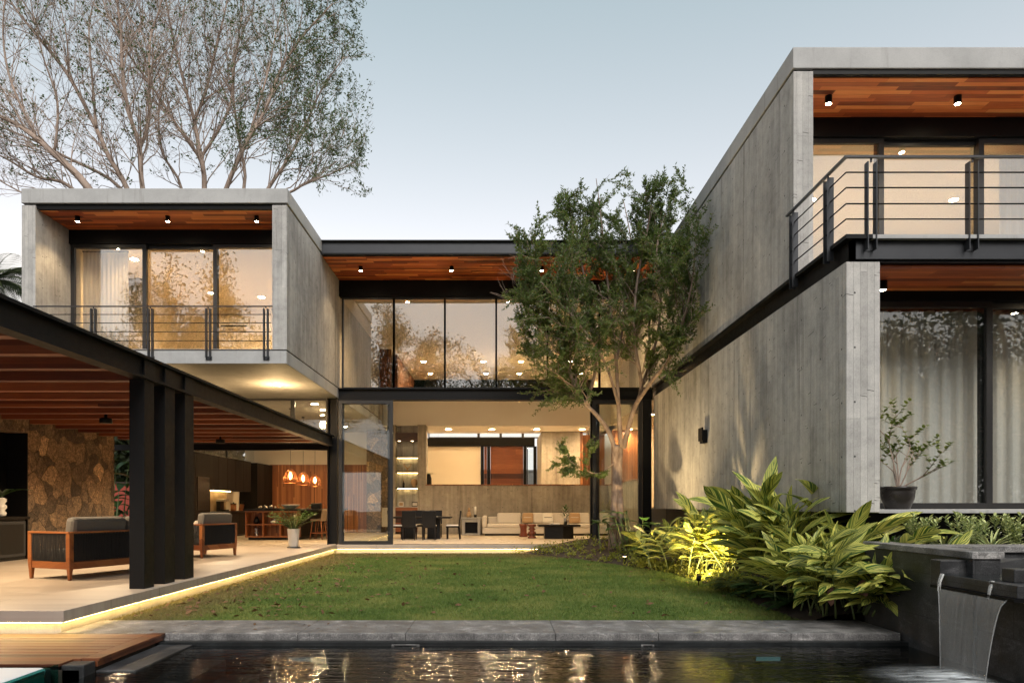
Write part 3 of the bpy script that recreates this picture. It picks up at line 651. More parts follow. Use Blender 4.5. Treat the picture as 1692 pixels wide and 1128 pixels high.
# lower right room
hp('wood_ceiling', M['red_wood'], [(5.04, 9.12, 4.32, 18, 10.1, 4.36)])
hp('steel_header', M['steel'], [(5.04, 10.08, 4.18, 18, 10.3, 4.319)])
hp('floor_slab', M['conc'], [(5.04, 9.05, 1.05, 18, 24, 1.10)], None, .005)
hp('plinth', M['black'], [(5.2, 9.75, -1.6, 18, 24, 1.049), (4.95, 10.2, -1.6, 5.19, 20.2, 1.059)])
win(5.04, X(1638, 10.15), 1.10, 4.18, 10.12, .09, .07, 'glass', 'sliding_door', .09)
win(X(1620, 10.2), X(1638, 10.2) + 2.6, 1.101, 4.18, 10.20, .09, .07, 'glass', 'sliding_door', .09)
win(X(1638, 10.2) + 2.5, 13, 1.10, 4.18, 10.12, .09, .07, 'glass', 'sliding_door', .09)
hp('room_wall', M['cream'], [(5.04, 15, 1.1, 18, 15.2, 4.37), (17.8, 10.3, 1.1, 18, 15, 4.37)])

# ---- balcony railings
def bars(parent, name, m, path_sets, r):
    mb = MB()
    for p in path_sets: mb.tube(p, r, 6)
    return mb.build(name, m, parent, world=True)
rl = hp('railing', M['steel_grey'], [(4.515, 8.90, 5.69, 18, 8.945, 5.715), (4.515, 8.945, 5.69, 4.56, 10.75, 5.715)], 'dark metal railing of the right balcony')
for zz in (5.50, 5.30, 5.09, 4.89): bars(rl, 'rail', M['steel'], [[(18, 8.92, zz), (4.54, 8.92, zz)], [(4.54, 8.92, zz), (4.54, 10.62, zz)]], .0095)
def post_y(x, y):      # double flat bars, bolted to the floor edge
    hp('post', M['steel_grey'], [(x - .062, y, 4.50, x - .05, y + .09, 5.64), (x + .05, y, 4.50, x + .062, y + .09, 5.64), (x - .01, y + .03, 5.64, x + .01, y + .05, 5.69), (x - .062, y + .091, 4.5, x + .062, y + .13, 4.62)], parent=rl)
for px in (1442, 1610, 1778, 1946): post_y(X(px, 8.9), 8.90)
for yy2 in (9.41, 10.52):
    hp('post', M['steel_grey'], [(4.50, yy2 - .062, 4.50, 4.59 - .001, yy2 - .05, 5.64), (4.50, yy2 + .05, 4.50, 4.589, yy2 + .062, 5.64), (4.53, yy2 - .01, 5.64, 4.55, yy2 + .01, 5.69)], parent=rl)
rl = hp('railing', M['steel_grey'], [(-10.43, 15.28, 5.60, -5.07, 15.32, 5.622)], 'dark metal railing of the left balcony')
for zz in (5.43, 5.24, 5.04, 4.84): bars(rl, 'rail', M['steel'], [[(-10.43, 15.30, zz), (-5.1, 15.30, zz)]], .009)
for px in (153, 247.5, 343, 438.5):
    x = X(px, 15.27)
    hp('post', M['steel_grey'], [(x - .055, 15.26, 4.46, x - .03, 15.345, 5.56), (x + .03, 15.26, 4.46, x + .055, 15.345, 5.56), (x - .01, 15.29, 5.56, x + .01, 15.31, 5.60), (x - .07, 15.33, 4.42, x + .07, 15.348, 4.50)], parent=rl)

# ------------------------------------------------------------------ pergola
PG = T('pergola', 'black steel pergola with red-brown timber slats over the terrace', 'pergola', (-7.5, 13, 0))
def pp(name, m, boxes, bevel=0):
    mb = MB()
    for b in boxes: mb.box(*b)
    return mb.build(name, m, PG, world=True, bevel=bevel)
pp('beam', M['steel'], [(-4.95, 4.5, 2.94, -4.93, 20.2, 3.18), (-5.06, 4.5, 3.18, -4.86, 20.2, 3.22), (-5.06, 4.5, 2.90, -4.86, 20.2, 2.94)])['label'] = 'long black I-beam along the terrace edge'
for y0, y1 in ((9.44, 9.71), (10.02, 10.33), (10.66, 10.97)):
    pp('column', M['steel'], [(-5.11, y0, 0, -4.90, y1, 2.899), (-4.928, y0, 2.941, -4.895, y1, 3.179)], .004)
for k in range(-3, 15):
    y0 = 7.2 + .85 * k - .075
    if y0 > 4.5: pp('slat', M['slat'], [(-10.15, y0, 2.92, -5.061, y0 + .15, 3.16)], .004)
pp('roof_boards', M['slat'], [(-10.15, 4.5, 3.161, -5.061, 20.2, 3.185)])
pp('roof_sheet', M['steel'], [(-11.2, 4.5, 3.186, -4.951, 20.2, 3.215)])
# ------------------------------------------------------------------ left end of the terrace
t = T('stone_wall', 'brown rubble stone wall with a dark niche at the left end of the terrace', 'wall', (-10.45, 14, 0))
MB().box(-10.7, 14.8, 0, -10.2, 18.12, 3.18).box(-10.7, 4.5, 2.72, -10.2, 14.8, 3.18).build('stone_facing', M['stone'], t, world=True, bevel=.01)
MB().box(-10.75, 4.5, .0, -10.66, 14.8, 2.72).box(-10.655, 14.778, .0, -10.203, 14.797, 2.719).build('black_panel', M['black'], t, world=True)
t = T('bar_counter', 'black counter with glass-fronted drink fridges in the niche of the stone wall', 'counter', (-10.4, 12, 0))
MB().box(-10.65, 8.2, .86, -10.12, 14.75, .92).build('worktop', M['blackwood'], t, world=True, bevel=.004)
MB().box(-10.65, 8.2, .0, -10.2, 14.7, .855).build('carcass', M['black'], t, world=True)
for y0 in (11.6, 12.7, 13.75):
    f = MB().box(-10.195, y0, .08, -10.165, y0 + .92, .82).build('fridge_door', M['steel_grey'], t, world=True, bevel=.003)
    MB().box(-10.164, y0 + .07, .14, -10.158, y0 + .85, .76).build('glass', M['black'], f, world=True)
t = T('vase', 'pale lobed vase holding dark fern leaves on the black bar counter', 'vase', (-10.35, 14.2, .92))
MB().lathe([(.05, 0), (.09, .03), (.10, .08), (.06, .13), (.10, .18), (.10, .23), (.06, .27), (.10, .32), (.095, .37), (.05, .40)], n=18).build('body', M['ceramic_w'], t)
lf = MB()
for k in range(11):
    a = k * 2.4; lf.leaf((0, 0, .38), (math.cos(a), math.sin(a), .9), (0, 0, 1), .65, .09, 1.1, .2, 6)
lf.build('leaves', M['dark_leaf'], t)
t = T('garden_wall', 'low red painted garden wall behind the tropical leaves at the terrace', 'wall', (-13, 23.4, 0))
MB().box(-18, 23.3, -1, -10.9, 23.6, 1.9).build('face', m_plain('red_plaster', (.30, .05, .03), .8, .15, 3, .2), t, world=True)
MB().box(-18, 23.25, 1.9, -10.9, 23.65, 1.96).build('coping', M['soil'], t, world=True)
t = T('palm_plant', 'tropical plant with big paddle leaves between the stone wall and the black columns', 'plant', (-11.9, 21.4, 0))
sm = MB(); lf = MB()
for k in range(26):
    a = rng.uniform(0, 6.28); h = rng.uniform(.7, 3.0); o = Vector((rng.uniform(-.8, .9), rng.uniform(-.8, .5), 0))
    tip = o + Vector((math.cos(a) * .25, math.sin(a) * .25, h)); sm.tube([o, o * .5 + tip * .5 + Vector((0, 0, .05)), tip], [.025, .02, .01], 5)
    lf.leaf(tip, (math.cos(a), math.sin(a), 1.0), (-math.cos(a) * .6, -math.sin(a) * .6, 1), rng.uniform(.8, 1.2), .3, 1.5, .25, 8)
lf.build('leaves', M['dark_leaf'], t); sm.build('stems', M['stem'], t)

# ------------------------------------------------------------------ terrace furniture
def lounge_seat(name, label, cat, loc, rz, L, Dp, cushion_h=.26, pillows=0):
    """timber frame, rope sides and back; local x along the seat, the back at +y"""
    t = T(name, label, cat, loc, rz)
    a, b = L / 2, Dp / 2
    fr = MB()
    for x0, x1, y0, y1 in ((-a, a, b - .05, b), (-a, a, -b, -b + .05), (-a, -a + .05, -b + .05, b - .05), (a - .05, a, -b + .05, b - .05)): fr.box(x0, y0, .17, x1, y1, .28)
    for sx in (-1, 1): fr.rbox((sx * (a - .0), 0, .735), (.05, Dp, .03))
    fr.rbox((0, b - .01, .735), (L, .05, .03))
    fr.build('frame', M['teak'], t, bevel=.006)
    for sx in (-1, 1):
        for sy in (-1, 1):
            MB().rbox((sx * (a - .02), sy * (b - .03), .5), (.075, .085, .46)).rbox((sx * (a - .02), sy * (b - .03), .14), (.075, .085, .28), taper=.55).build('leg', M['teak'], t, bevel=.008)
    rp = MB(); n = int(L / .028)
    for i in range(1, n):
        x = -a + L * i / n + rng.uniform(-.004, .004); rp.tube([(x, b - .01, .29), (x + rng.uniform(-.003, .003), b + .008, .5), (x, b - .01, .72)], .0095, 4, False)
    for sx in (-1, 1):
        m = int(Dp / .028)
        for i in range(1, m):
            y = -b + Dp * i / m; rp.tube([(sx * (a - .005), y, .29), (sx * (a + .008), y + rng.uniform(-.003, .003), .5), (sx * (a - .005), y, .72)], .0095, 4, False)
    rp.box(-a + .03, b - .03, .30, a - .03, b - .022, .70)
    rp.build('rope_sides', M['rope'], t)
    MB().box(-a + .06, -b + .03, .28, a - .06, b - .06, .45).build('seat_cushion', M['cushion'], t, bevel=.04)
    k = 1 if L < 1.4 else 2; wd = (L - .14) / k
    for i in range(k):
        MB().rbox((-a + .07 + wd * (i + .5), b - .15, .45 + cushion_h), (wd - .02, .2, cushion_h * 2), (R(-8), 0, 0)).build('back_cushion', M['cushion'], t, bevel=.06)
    for i in range(pillows):
        MB().rbox((a - .22 - .2 * i, b - .36 - .1 * i, .63), (.42, .13, .40), (R(-22), 0, R(28))).build('pillow', M['fabric'], t, bevel=.05)
    return t
A = Vector((-6.57, 10.46)); ang = math.atan2(.87, .34)
dx, dy = Vector((math.cos(ang), math.sin(ang))), Vector((-math.sin(ang), math.cos(ang)))
c = A + dx * 1.05 - Vector((dy.x, dy.y)) * 0 + dy * .46
# long side AB carries the back and faces the camera's right: back (+y local) must point to -dy
lounge_seat('outdoor_sofa', 'teak outdoor sofa with black rope sides and grey cushion left of the black columns', 'sofa', (c.x, c.y, 0), ang + math.pi, 2.1, .92)
lounge_seat('armchair', 'teak rope armchair with grey back cushion and pale pillow behind the black columns', 'armchair', (-6.72, 15.55, 0), R(-108) , 1.1, .9, .27, 1)
t = T('coffee_table', 'low teak table mostly hidden behind the black columns beside the rope armchair', 'table', (-6.95, 14.15, 0))
MB().lathe([(0, .36), (.40, .36), (.42, .385), (.42, .40), (.40, .41), (0, .41)], n=32).build('top', M['teak'], t)
for k in range(3):
    a = R(20 + 120 * k); MB().tube([(.38 * math.cos(a), .38 * math.sin(a), 0), (.26 * math.cos(a), .26 * math.sin(a), .38)], [.02, .035], 8).build('leg', M['teak'], t)
# white pot with the ZZ plant
t = T('potted_plant', 'bushy green plant in a tall white pot at the terrace edge', 'potted plant', (X(485, 18.7), 18.7, 0))
MB().lathe([(.0, 0), (.17, 0), (.18, .012), (.165, .02), (.0, .02)], n=28).build('saucer', M['black'], t)
MB().lathe([(.115, .02), (.125, .03), (.165, .50), (.172, .52), (.155, .52), (.15, .47), (0, .47)], n=28).build('pot', M['ceramic_w'], t)
lf = MB(); sm = MB()
for k in range(30):
    a = rng.uniform(0, 6.28); lean = rng.uniform(.1, 1.0) ** .8; L = rng.uniform(.5, .85)
    pts = []; p = Vector((math.cos(a) * .05, math.sin(a) * .05, .46)); d = Vector((math.cos(a) * lean, math.sin(a) * lean, 1.1)).normalized()
    for i in range(9):
        pts.append(p.copy()); p = p + d * (L / 8); d = (d + Vector((math.cos(a) * .07, math.sin(a) * .07, -.10 * lean))).normalized()
    sm.tube(pts, [.014 * (1 - i / 10) for i in range(9)], 5)
    for i in range(2, 9):
        for sd in (-1, 1):
            s = Vector((-math.sin(a), math.cos(a), 0)) * sd
            lf.leaf(pts[i], s + Vector((math.cos(a) * .5, math.sin(a) * .5, .35)), (0, 0, 1), rng.uniform(.10, .15), .055, .4, .15, 3)
lf.build('leaves', M['zz_leaf'], t); sm.build('stems', M['stem'], t)
def drum(p, label):
    t = T('pergola_lamp', label, 'lamp', p, 0, 'drum lamps under the pergola')
    MB().lathe([(.03, 0), (.03, -.10), (.11, -.105), (.115, -.12), (.115, -.20), (.108, -.203)], n=24).build('housing', M['steel'], t)
    MB().lathe([(0, -.199), (.106, -.199)], n=20).build('diffuser', M['lens_soft'], t)
    light('SPOT', t, (0, 0, -.23), 270, (1, .73, .43), .09, 150, .6)
drum((X(181, 13.7), 13.57, 2.99), 'black drum lamp hanging under the pergola slats left of the columns')
drum((-8.0, 10.2, 2.99), 'drum lamp under the pergola above the near end of the rope sofa')
drum((-7.8, 7.6, 2.99), 'drum lamp under the pergola nearest the wooden deck')
drum((-7.3, 17.9, 2.99), 'drum lamp under the pergola nearest the kitchen')
for i, yk in enumerate((16.98, 17.83, 18.68, 19.5)):
    t = T('pergola_spotlight', ['small spotlight beside the long black beam, nearest the columns', 'small spotlight beside the long black beam, second from the columns', 'small spotlight beside the long black beam, third from the columns', 'small spotlight beside the long black beam, nearest the house'][i], 'spotlight', (-5.25, yk, 3.16), 0, 'small spotlights along the pergola beam')
    MB().lathe([(.035, -.10), (.037, -.095), (.037, 0)], n=14).build('housing', M['steel'], t); MB().lathe([(0, -.101), (.03, -.101)], n=14).build('lens', M['lens'], t)
    light('SPOT', t, (0, 0, -.12), 28, WARM, .03, 150, .7)

# ------------------------------------------------------------------ kitchen
def room_box(t, name, m, b, bevel=.003, parent=None): return MB().box(*b).build(name, m, parent or t, world=True, bevel=bevel)
t = T('kitchen_cabinets', 'black kitchen cabinets along the left wall with a lit stone splashback', 'cabinets', (-10.1, 25, 0))
for y0, y1 in ((20.9, 21.98), (22.0, 23.1), (27.6, 28.5), (28.52, 29.45)): room_box(t, 'tall_unit', M['blackwood'], (-10.48, y0, .08, -9.76, y1, 2.88))
for k in range(5): room_box(t, 'wall_cabinet', M['blackwood'], (-10.48, 23.12 + .78 * k, 1.70, -9.80, 23.885 + .78 * k, 2.88))
for k in range(5): room_box(t, 'base_cabinet', M['blackwood'], (-10.48, 23.12 + .895 * k, .08, -9.80, 24.0 + .895 * k, .90))
room_box(t, 'worktop', M['black'], (-10.48, 23.11, .905, -9.76, 27.59, .95)); room_box(t, 'plinth', M['black'], (-10.48, 20.9, .006, -9.86, 29.45, .08))
room_box(t, 'splashback', m_plain('veined_stone', (.42, .30, .18), .4, .5, 3), (-10.49, 23.11, .951, -10.46, 26.2, 1.70))
room_box(t, 'oven', M['black'], (-9.759, 22.1, 1.0, -9.74, 23.0, 2.1)); room_box(t, 'led_strip', M['led_in'], (-10.3, 23.2, 1.685, -10.28, 26.2, 1.699), 0)
t = T('kitchen_tap', 'dark arched kitchen tap standing at the lit splashback', 'tap', (-10.2, 23.5, .95))
MB().tube([(0, 0, 0), (0, 0, .34), (.04, 0, .42), (.12, 0, .45), (.2, 0, .42), (.23, 0, .30)], .016, 10).build('spout', M['chrome'], t); MB().tube([(0, .03, .1), (0, .1, .13)], .01, 8).build('lever', M['chrome'], t)
t = T('cutting_board', 'red-brown cutting board leaning on the lit splashback', 'cutting board', (-10.38, 24.15, .95)); MB().rbox((0, 0, .21), (.03, .26, .42), (0, R(-8), 0)).build('board', M['teak'], t, bevel=.01)
MB().lathe([(.018, 0), (.018, .03)], (.0, 0, .43), 10).build('hanging_ring', M['black'], t)
t = T('coffee_machine', 'black coffee machine on the dark kitchen worktop', 'coffee machine', (-10.15, 25.1, .95))
MB().box(-.17, -.17, 0, .17, .17, .06).box(-.17, -.17, .06, -.02, .17, .36).build('body', M['black'], t, bevel=.01); MB().box(-.17, -.17, .361, .17, .17, .44).build('head', M['chrome'], t, bevel=.01); MB().tube([(.08, 0, .36), (.08, 0, .30)], .03, 10).build('spout', M['chrome'], t)
t = T('canister', 'copper canister on the dark kitchen worktop beside the coffee machine', 'canister', (-10.1, 26.0, .95)); MB().lathe([(.0, 0), (.10, 0), (.105, .02), (.105, .26), (.0, .26)], n=20).build('body', M['copper'], t); MB().lathe([(.11, .261), (.11, .29), (.02, .30), (.02, .33), (0, .33)], n=20).build('lid', M['black'], t)
t = T('knife_block', 'wooden block of knives on the far end of the worktop', 'knife block', (-10.1, 26.8, .95)); MB().rbox((0, 0, .13), (.12, .16, .26), (0, R(12), 0)).build('block', M['teak'], t, bevel=.008)
kb = MB()
for k in range(4): kb.rbox((.03 + .01 * k, -.05 + .035 * k, .31), (.02, .02, .12), (0, R(12), 0))
kb.build('handles', M['black'], t)
t = T('kitchen_island', 'kitchen island with dark top and open red-brown shelves facing the terrace', 'kitchen island', (-7.2, 24.8, 0))
room_box(t, 'worktop', M['black'], (-8.52, 22.75, .98, -6.0, 27.2, 1.04)); room_box(t, 'body', M['blackwood'], (-8.45, 23.2, .09, -6.75, 27.0, .975)); room_box(t, 'plinth', M['black'], (-8.4, 22.9, .006, -6.75, 27.0, .088))
sh = MB(); sh.box(-8.47, 22.8, .09, -6.72, 23.19, .13).box(-8.47, 22.8, .93, -6.72, 23.19, .975).box(-8.43, 22.82, .50, -6.76, 23.19, .54)
for x in (-8.47, -7.90, -7.33, -6.76): sh.box(x, 22.8, .131, x + .04, 23.19, .929)
sh.build('shelves', M['teak'], t, world=True, bevel=.003)
room_box(t, 'shelf_back', M['wall_wood'], (-8.43, 23.191, .1, -6.76, 23.199, .96))
for nm, lb, x, z, prof, m in (('vase', 'small dark vase on the upper shelf of the island', -8.15, .54, [(0, 0), (.06, 0), (.10, .08), (.08, .18), (.04, .22), (.05, .25)], 'black'),
        ('bowl', 'pale covered bowl on the upper shelf of the island, right of the dark vase', -7.55, .54, [(0, 0), (.06, 0), (.14, .06), (.12, .09), (.03, .13), (.02, .16), (0, .17)], 'ceramic_w'),
        ('figurine', 'small knotted wire figurine on the lower shelf of the island', -8.15, .13, [(0, 0), (.05, 0), (.05, .02), (.02, .04), (.07, .12), (.03, .17), (.08, .24), (.03, .29), (0, .31)], 'chrome')):
    o = T(nm, lb, nm, (x, 22.98, z)); MB().lathe(prof, n=16).build('body', M[m], o); MB().lathe([(0, -.001), (.05, -.001), (.05, .006)], n=14).build('foot', M[m], o)
t = T('book', 'blue book leaning on the lower shelf of the island beside the white pot', 'book', (-6.98, 22.97, .13)); MB().rbox((0, 0, .15), (.04, .2, .30), (0, R(14), 0)).build('cover', m_plain('blue_cover', (.05, .12, .25), .6), t, bevel=.003); MB().rbox((.003, .004, .15), (.03, .196, .292), (0, R(14), 0)).build('pages', M['white'], t)
t = T('bowl', 'white ridged bowl on the kitchen island top', 'bowl', (-7.1, 23.3, 1.04)); MB().lathe([(0, .02), (.1, 0), (.2, .04), (.30, .13), (.31, .15), (.29, .15), (.2, .07), (0, .05)], n=28).build('bowl_body', M['ceramic_w'], t); MB().lathe([(.0, 0), (.11, 0), (.11, .02)], n=20).build('foot', M['ceramic_w'], t)
t = T('tray', 'dark tray of small items on the left of the kitchen island top', 'tray', (-7.9, 23.3, 1.04)); MB().box(-.35, -.2, 0, .35, .2, .025).build('base', M['black'], t, bevel=.008)
tr = MB()
for k in range(7): tr.lathe([(0, .026), (.035, .026), (.04, .06 + .02 * (k % 3)), (.02, .09 + .02 * (k % 3)), (0, .09 + .02 * (k % 3))], (-.28 + .09 * k, .05 * (-1) ** k, 0), 10)
tr.build('items', M['chrome'], t)
t = T('toaster', 'black toaster on the right of the kitchen island top', 'toaster', (-6.3, 23.6, 1.04)); MB().box(-.17, -.1, 0, .17, .1, .2).build('body', M['black'], t, bevel=.03); MB().box(-.19, -.012, .1, -.171, .012, .13).build('lever', M['chrome'], t)
def stool():
    t = T('bar_stool', '', 'bar stool')
    MB().box(-.22, -.2, .62, .2, .2, .70).build('seat', M['stool_fab'], t, bevel=.035)
    MB().rbox((.2, 0, .84), (.06, .42, .36), (0, R(10), 0)).build('backrest', M['stool_fab'], t, bevel=.04)
    for sx in (-1, 1):
        for sy in (-1, 1): MB().tube([(sx * .22, sy * .21, 0), (sx * .15, sy * .15, .63)], [.016, .022], 8).build('leg', M['teak'], t)
    MB().box(-.2, -.2, .2, -.17, .2, .23).box(.17, -.2, .2, .2, .2, .23).box(-.17, -.2, .2, .17, -.17, .23).box(-.17, .17, .2, .17, .2, .23).build('footrest', M['teak'], t)
    return t
s0 = stool()
for i, (yy3, lb) in enumerate(((23.3, 'taupe bar stool at the island nearest the white potted plant'), (24.1, 'middle taupe bar stool at the kitchen island'), (24.9, 'taupe bar stool at the island beside the black column'))):
    o = s0 if i == 0 else copy_tree(s0); place(o, (-6.15, yy3, .006), R(-8), lb, 'bar stools at the kitchen island')
for i, (px, D, lb) in enumerate(((480, 22.4, 'largest wire pendant lamp over the island, left one of three'), (501, 24.6, 'middle wire pendant lamp over the kitchen island'), (520.5, 26.4, 'right wire pendant lamp over the island, nearest the black column'))):
    t = T('pendant_lamp', lb, 'pendant lamp', (X(px, D), D, 4.339), 0, 'pendant lamps over the kitchen island')
    MB().tube([(0, 0, 0), (0, 0, -1.98)], .006, 6).lathe([(.05, -.03), (.05, 0)], n=12).build('cord', M['black'], t)
    cg = MB()
    for k in range(16):
        a = 2 * math.pi * k / 16; ca, sa = math.cos(a), math.sin(a)
        cg.tube([(r * ca, r * sa, z) for r, z in ((.03, -1.98), (.10, -2.02), (.17, -2.12), (.22, -2.27), (.245, -2.44))], .0065, 5)
    for r, z in ((.245, -2.44), (.225, -2.29)): cg.tube([(r * math.cos(2*math.pi*k/24), r * math.sin(2*math.pi*k/24), z) for k in range(25)], .008, 5, False)
    cg.build('wire_shade', M['copper'], t)
    MB().lathe([(0, -2.08), (.025, -2.10), (.045, -2.18), (.045, -2.26), (.02, -2.32), (0, -2.325)], n=14).build('bulb', M['bulb'], t)
    light('POINT', t, (0, 0, -2.36), 14, (1, .58, .25), .05)

# ------------------------------------------------------------------ living room
t = T('bookshelf', 'lit alcove shelves of concrete and red wood left of the half wall', 'bookshelf', (-3.73, 27.85, 0))
bx = lambda n, m, b, p=None: MB().box(*b).build(n, m, p or t, world=True, bevel=.003)
bx('side_wall', M['board_in'], (-4.32, 27.6, .006, -4.18, 28.3, 4.415)); bx('side_wall', M['board_in'], (-3.28, 27.6, .006, -2.945, 28.3, 4.415)); bx('back_wall', M['board'], (-4.179, 28.1, .006, -3.281, 28.29, 4.415))
bx('top_panel', M['door_wood'], (-4.178, 27.66, 3.78, -3.282, 28.09, 4.1)); bx('cabinet', M['door_wood'], (-4.178, 27.62, .09, -3.282, 28.09, 1.08)); bx('counter', M['conc'], (-4.178, 27.60, 1.081, -3.282, 28.09, 1.12))
for zz in (3.13, 2.52, 1.88):
    s = bx('shelf', M['black'], (-4.178, 27.64, zz - .03, -3.282, 28.09, zz)); bx('led', M['led_in'], (-4.15, 27.98, zz - .042, -3.31, 28.0, zz - .031), s)
for px in (660, 681): MB().lathe([(0, -.008), (.05, -.008)], (X(px, 27.75), 27.75, 3.779), 12).build('lens', M['lens_soft'], t, world=True)
t2 = T('antler_ornament', 'golden antler ornament on the upper lit shelf of the alcove', 'ornament', (-3.72, 27.85, 2.521))
MB().lathe([(0, 0), (.10, 0), (.09, .03), (.03, .08), (.035, .15), (.0, .17)], n=14).build('base', M['tan'], t2)
for s in (-1, 1): MB().tube([(0, 0, .14), (s * .08, 0, .2), (s * .12, 0, .28), (s * .2, 0, .33)], [.025, .02, .015, .008], 7).tube([(s * .12, 0, .28), (s * .10, 0, .38)], [.014, .006], 6).build('antler', M['tan'], t2)
t2 = T('bottle', 'dark bottle on the middle lit shelf of the alcove', 'bottle', (-3.88, 27.85, 1.881)); MB().lathe([(0, 0), (.045, 0), (.045, .18), (.015, .23), (.015, .30), (0, .30)], n=14).build('body', M['black'], t2); MB().lathe([(.017, .27), (.017, .305), (0, .306)], n=10).build('cap', M['copper'], t2)
t2 = T('sculpture', 'rounded brown sculpture on the middle lit shelf of the alcove', 'sculpture', (-3.45, 27.87, 1.881)); MB().lathe([(0, 0), (.09, 0), (.09, .03), (.05, .05), (.13, .14), (.14, .24), (.10, .34), (0, .38)], n=16).build('body', M['tan'], t2); MB().lathe([(0, 0), (.1, 0), (.1, .012)], n=14).build('base', M['black'], t2)
for x, wd, lb in ((-3.98, .2, 'small pale picture frame on the alcove counter, left of two'), (-3.42, .24, 'black picture frame on the alcove counter, right of two')):
    t2 = T('picture_frame', lb, 'picture frame', (x, 27.85, 1.121)); MB().rbox((0, 0, .09), (wd, .02, .18), (R(-10), 0, 0)).build('frame', M['white'] if x < -3.6 else M['black'], t2); MB().rbox((0, -.011, .09), (wd - .05, .004, .12), (R(-10), 0, 0)).build('picture', M['tan'] if x < -3.6 else M['fabric'], t2)
def dining_chair():
    t = T('dining_chair', '', 'dining chair')
    MB().box(-.23, -.24, .40, .23, .22, .445).build('seat_frame', M['blackwood'], t, bevel=.006); MB().box(-.22, -.235, .446, .22, .2, .49).build('seat', M['fabric'], t, bevel=.02)
    MB().rbox((0, .235, .70), (.46, .045, .56), (R(-6), 0, 0)).build('backrest', M['black'], t, bevel=.012)
    for sx in (-1, 1):
        MB().rbox((sx * .2, -.2, .2), (.045, .045, .40), taper=.75).build('leg', M['blackwood'], t); MB().rbox((sx * .2, .215, .2), (.045, .05, .41), (R(6), 0, 0), .75).build('leg', M['blackwood'], t)
    return t
d0 = dining_chair()
for i, (x, y, rz, lb) in enumerate(((X(677, 22.95), 22.95, 180, 'black dining chair seen from behind, left one on the lawn side of the table'), (X(710, 22.95), 22.95, 180, 'black dining chair seen from behind, right one on the lawn side of the table'),
        (X(749, 23.5), 23.5, -90, 'black dining chair with white seat at the right end of the dining table'), (X(655, 23.5), 23.5, 90, 'black dining chair at the left table end, half hidden by the door frame'),
        (X(690, 24.5), 24.5, 0, 'black dining chair on the far side of the table, left one'), (X(719, 24.5), 24.5, 0, 'black dining chair on the far side of the table, right one'))):
    o = d0 if i == 0 else copy_tree(d0); place(o, (x, y, .006), R(rz), lb, 'dining chairs around the black table')
t = T('dining_table', 'black dining table with a thin top in the living room', 'dining table', (X(696, 23.7), 23.7, .006))
MB().box(-1.05, -.5, .71, 1.05, .5, .765).build('top', M['blackwood'], t, bevel=.006)
for sx in (-.45, .45): MB().box(sx - .22, -.2, 0, sx + .22, .2, .709).build('pedestal', M['black'], t, bevel=.006)
t = T('side_cabinet', 'grey concrete cube table with an open niche between dining table and sofa', 'side table', (X(779, 26.9), 26.9, .006))
MB().box(-.36, -.25, 0, -.25, .3, .62).box(.25, -.25, 0, .36, .3, .62).box(-.25, -.25, 0, .25, .3, .06).box(-.25, -.25, .5, .25, .3, .62).build('shell', M['conc'], t, bevel=.006); MB().box(-.40, -.28, .621, .40, .31, .69).build('top', M['conc'], t, bevel=.006); MB().box(-.249, .1, .061, .249, .12, .499).build('back_panel', M['black'], t)
t = T('vase', 'small brown gourd vase on the grey cube table', 'vase', (X(775, 26.9), 26.8, .697)); MB().lathe([(0, 0), (.09, 0), (.10, .10), (.06, .2), (.035, .26), (.05, .32), (.02, .38), (0, .39)], n=16).build('body', M['tan'], t); MB().lathe([(.04, .24), (.055, .25), (.04, .27)], n=14).build('collar', M['terracotta'], t)
t = T('candle_lamp', 'slim glass cylinder lamp with black foot on the grey cube table', 'table lamp', (X(785.5, 26.9), 26.8, .697)); MB().lathe([(0, 0), (.055, 0), (.055, .1), (0, .1)], n=14).build('foot', M['black'], t); MB().lathe([(.04, .101), (.04, .42), (0, .421)], n=14).build('tube', M['ceramic_w'], t)
t = T('sofa', 'long light grey sectional sofa along the concrete half wall', 'sofa', (1.8, 26.8, .006))
x0, x1 = X(797, 26.25), 4.2
MB().box(x0, 26.2, .07, x1, 27.5, .30).build('base', M['fabric'], t, world=True, bevel=.03)
for i in range(3): MB().box(x0 + .18 + (x1 - x0 - .2) / 3 * i, 26.18, .301, x0 + .17 + (x1 - x0 - .2) / 3 * (i + 1), 27.15, .45).build('seat_cushion', M['fabric'], t, world=True, bevel=.04)
MB().box(x0 + .2, 27.16, .301, x1, 27.5, .72).build('backrest', M['fabric'], t, world=True, bevel=.05)
MB().prism([(x0, 26.2), (x0 + .17, 26.2), (x0 + .17, 27.5), (x0, 27.5)], .301, .76).build('armrest', M['fabric'], t, world=True, bevel=.05)
MB().box(x0 + .1, 26.3, .0, x1, 27.4, .069).build('plinth', M['black'], t, world=True)
for i, (px0, px1) in enumerate(((821, 861), (862, 898), (899, 940), (941, 974), (975, 1010))):
    xa, xb = X(px0, 27.0), X(px1, 27.0); MB().rbox(((xa + xb) / 2, 27.0, .64), (xb - xa, .2, .46), (R(-14), 0, R(rng.uniform(-3, 3)))).build('back_cushion', M['fabric'], t, world=True, bevel=.07)
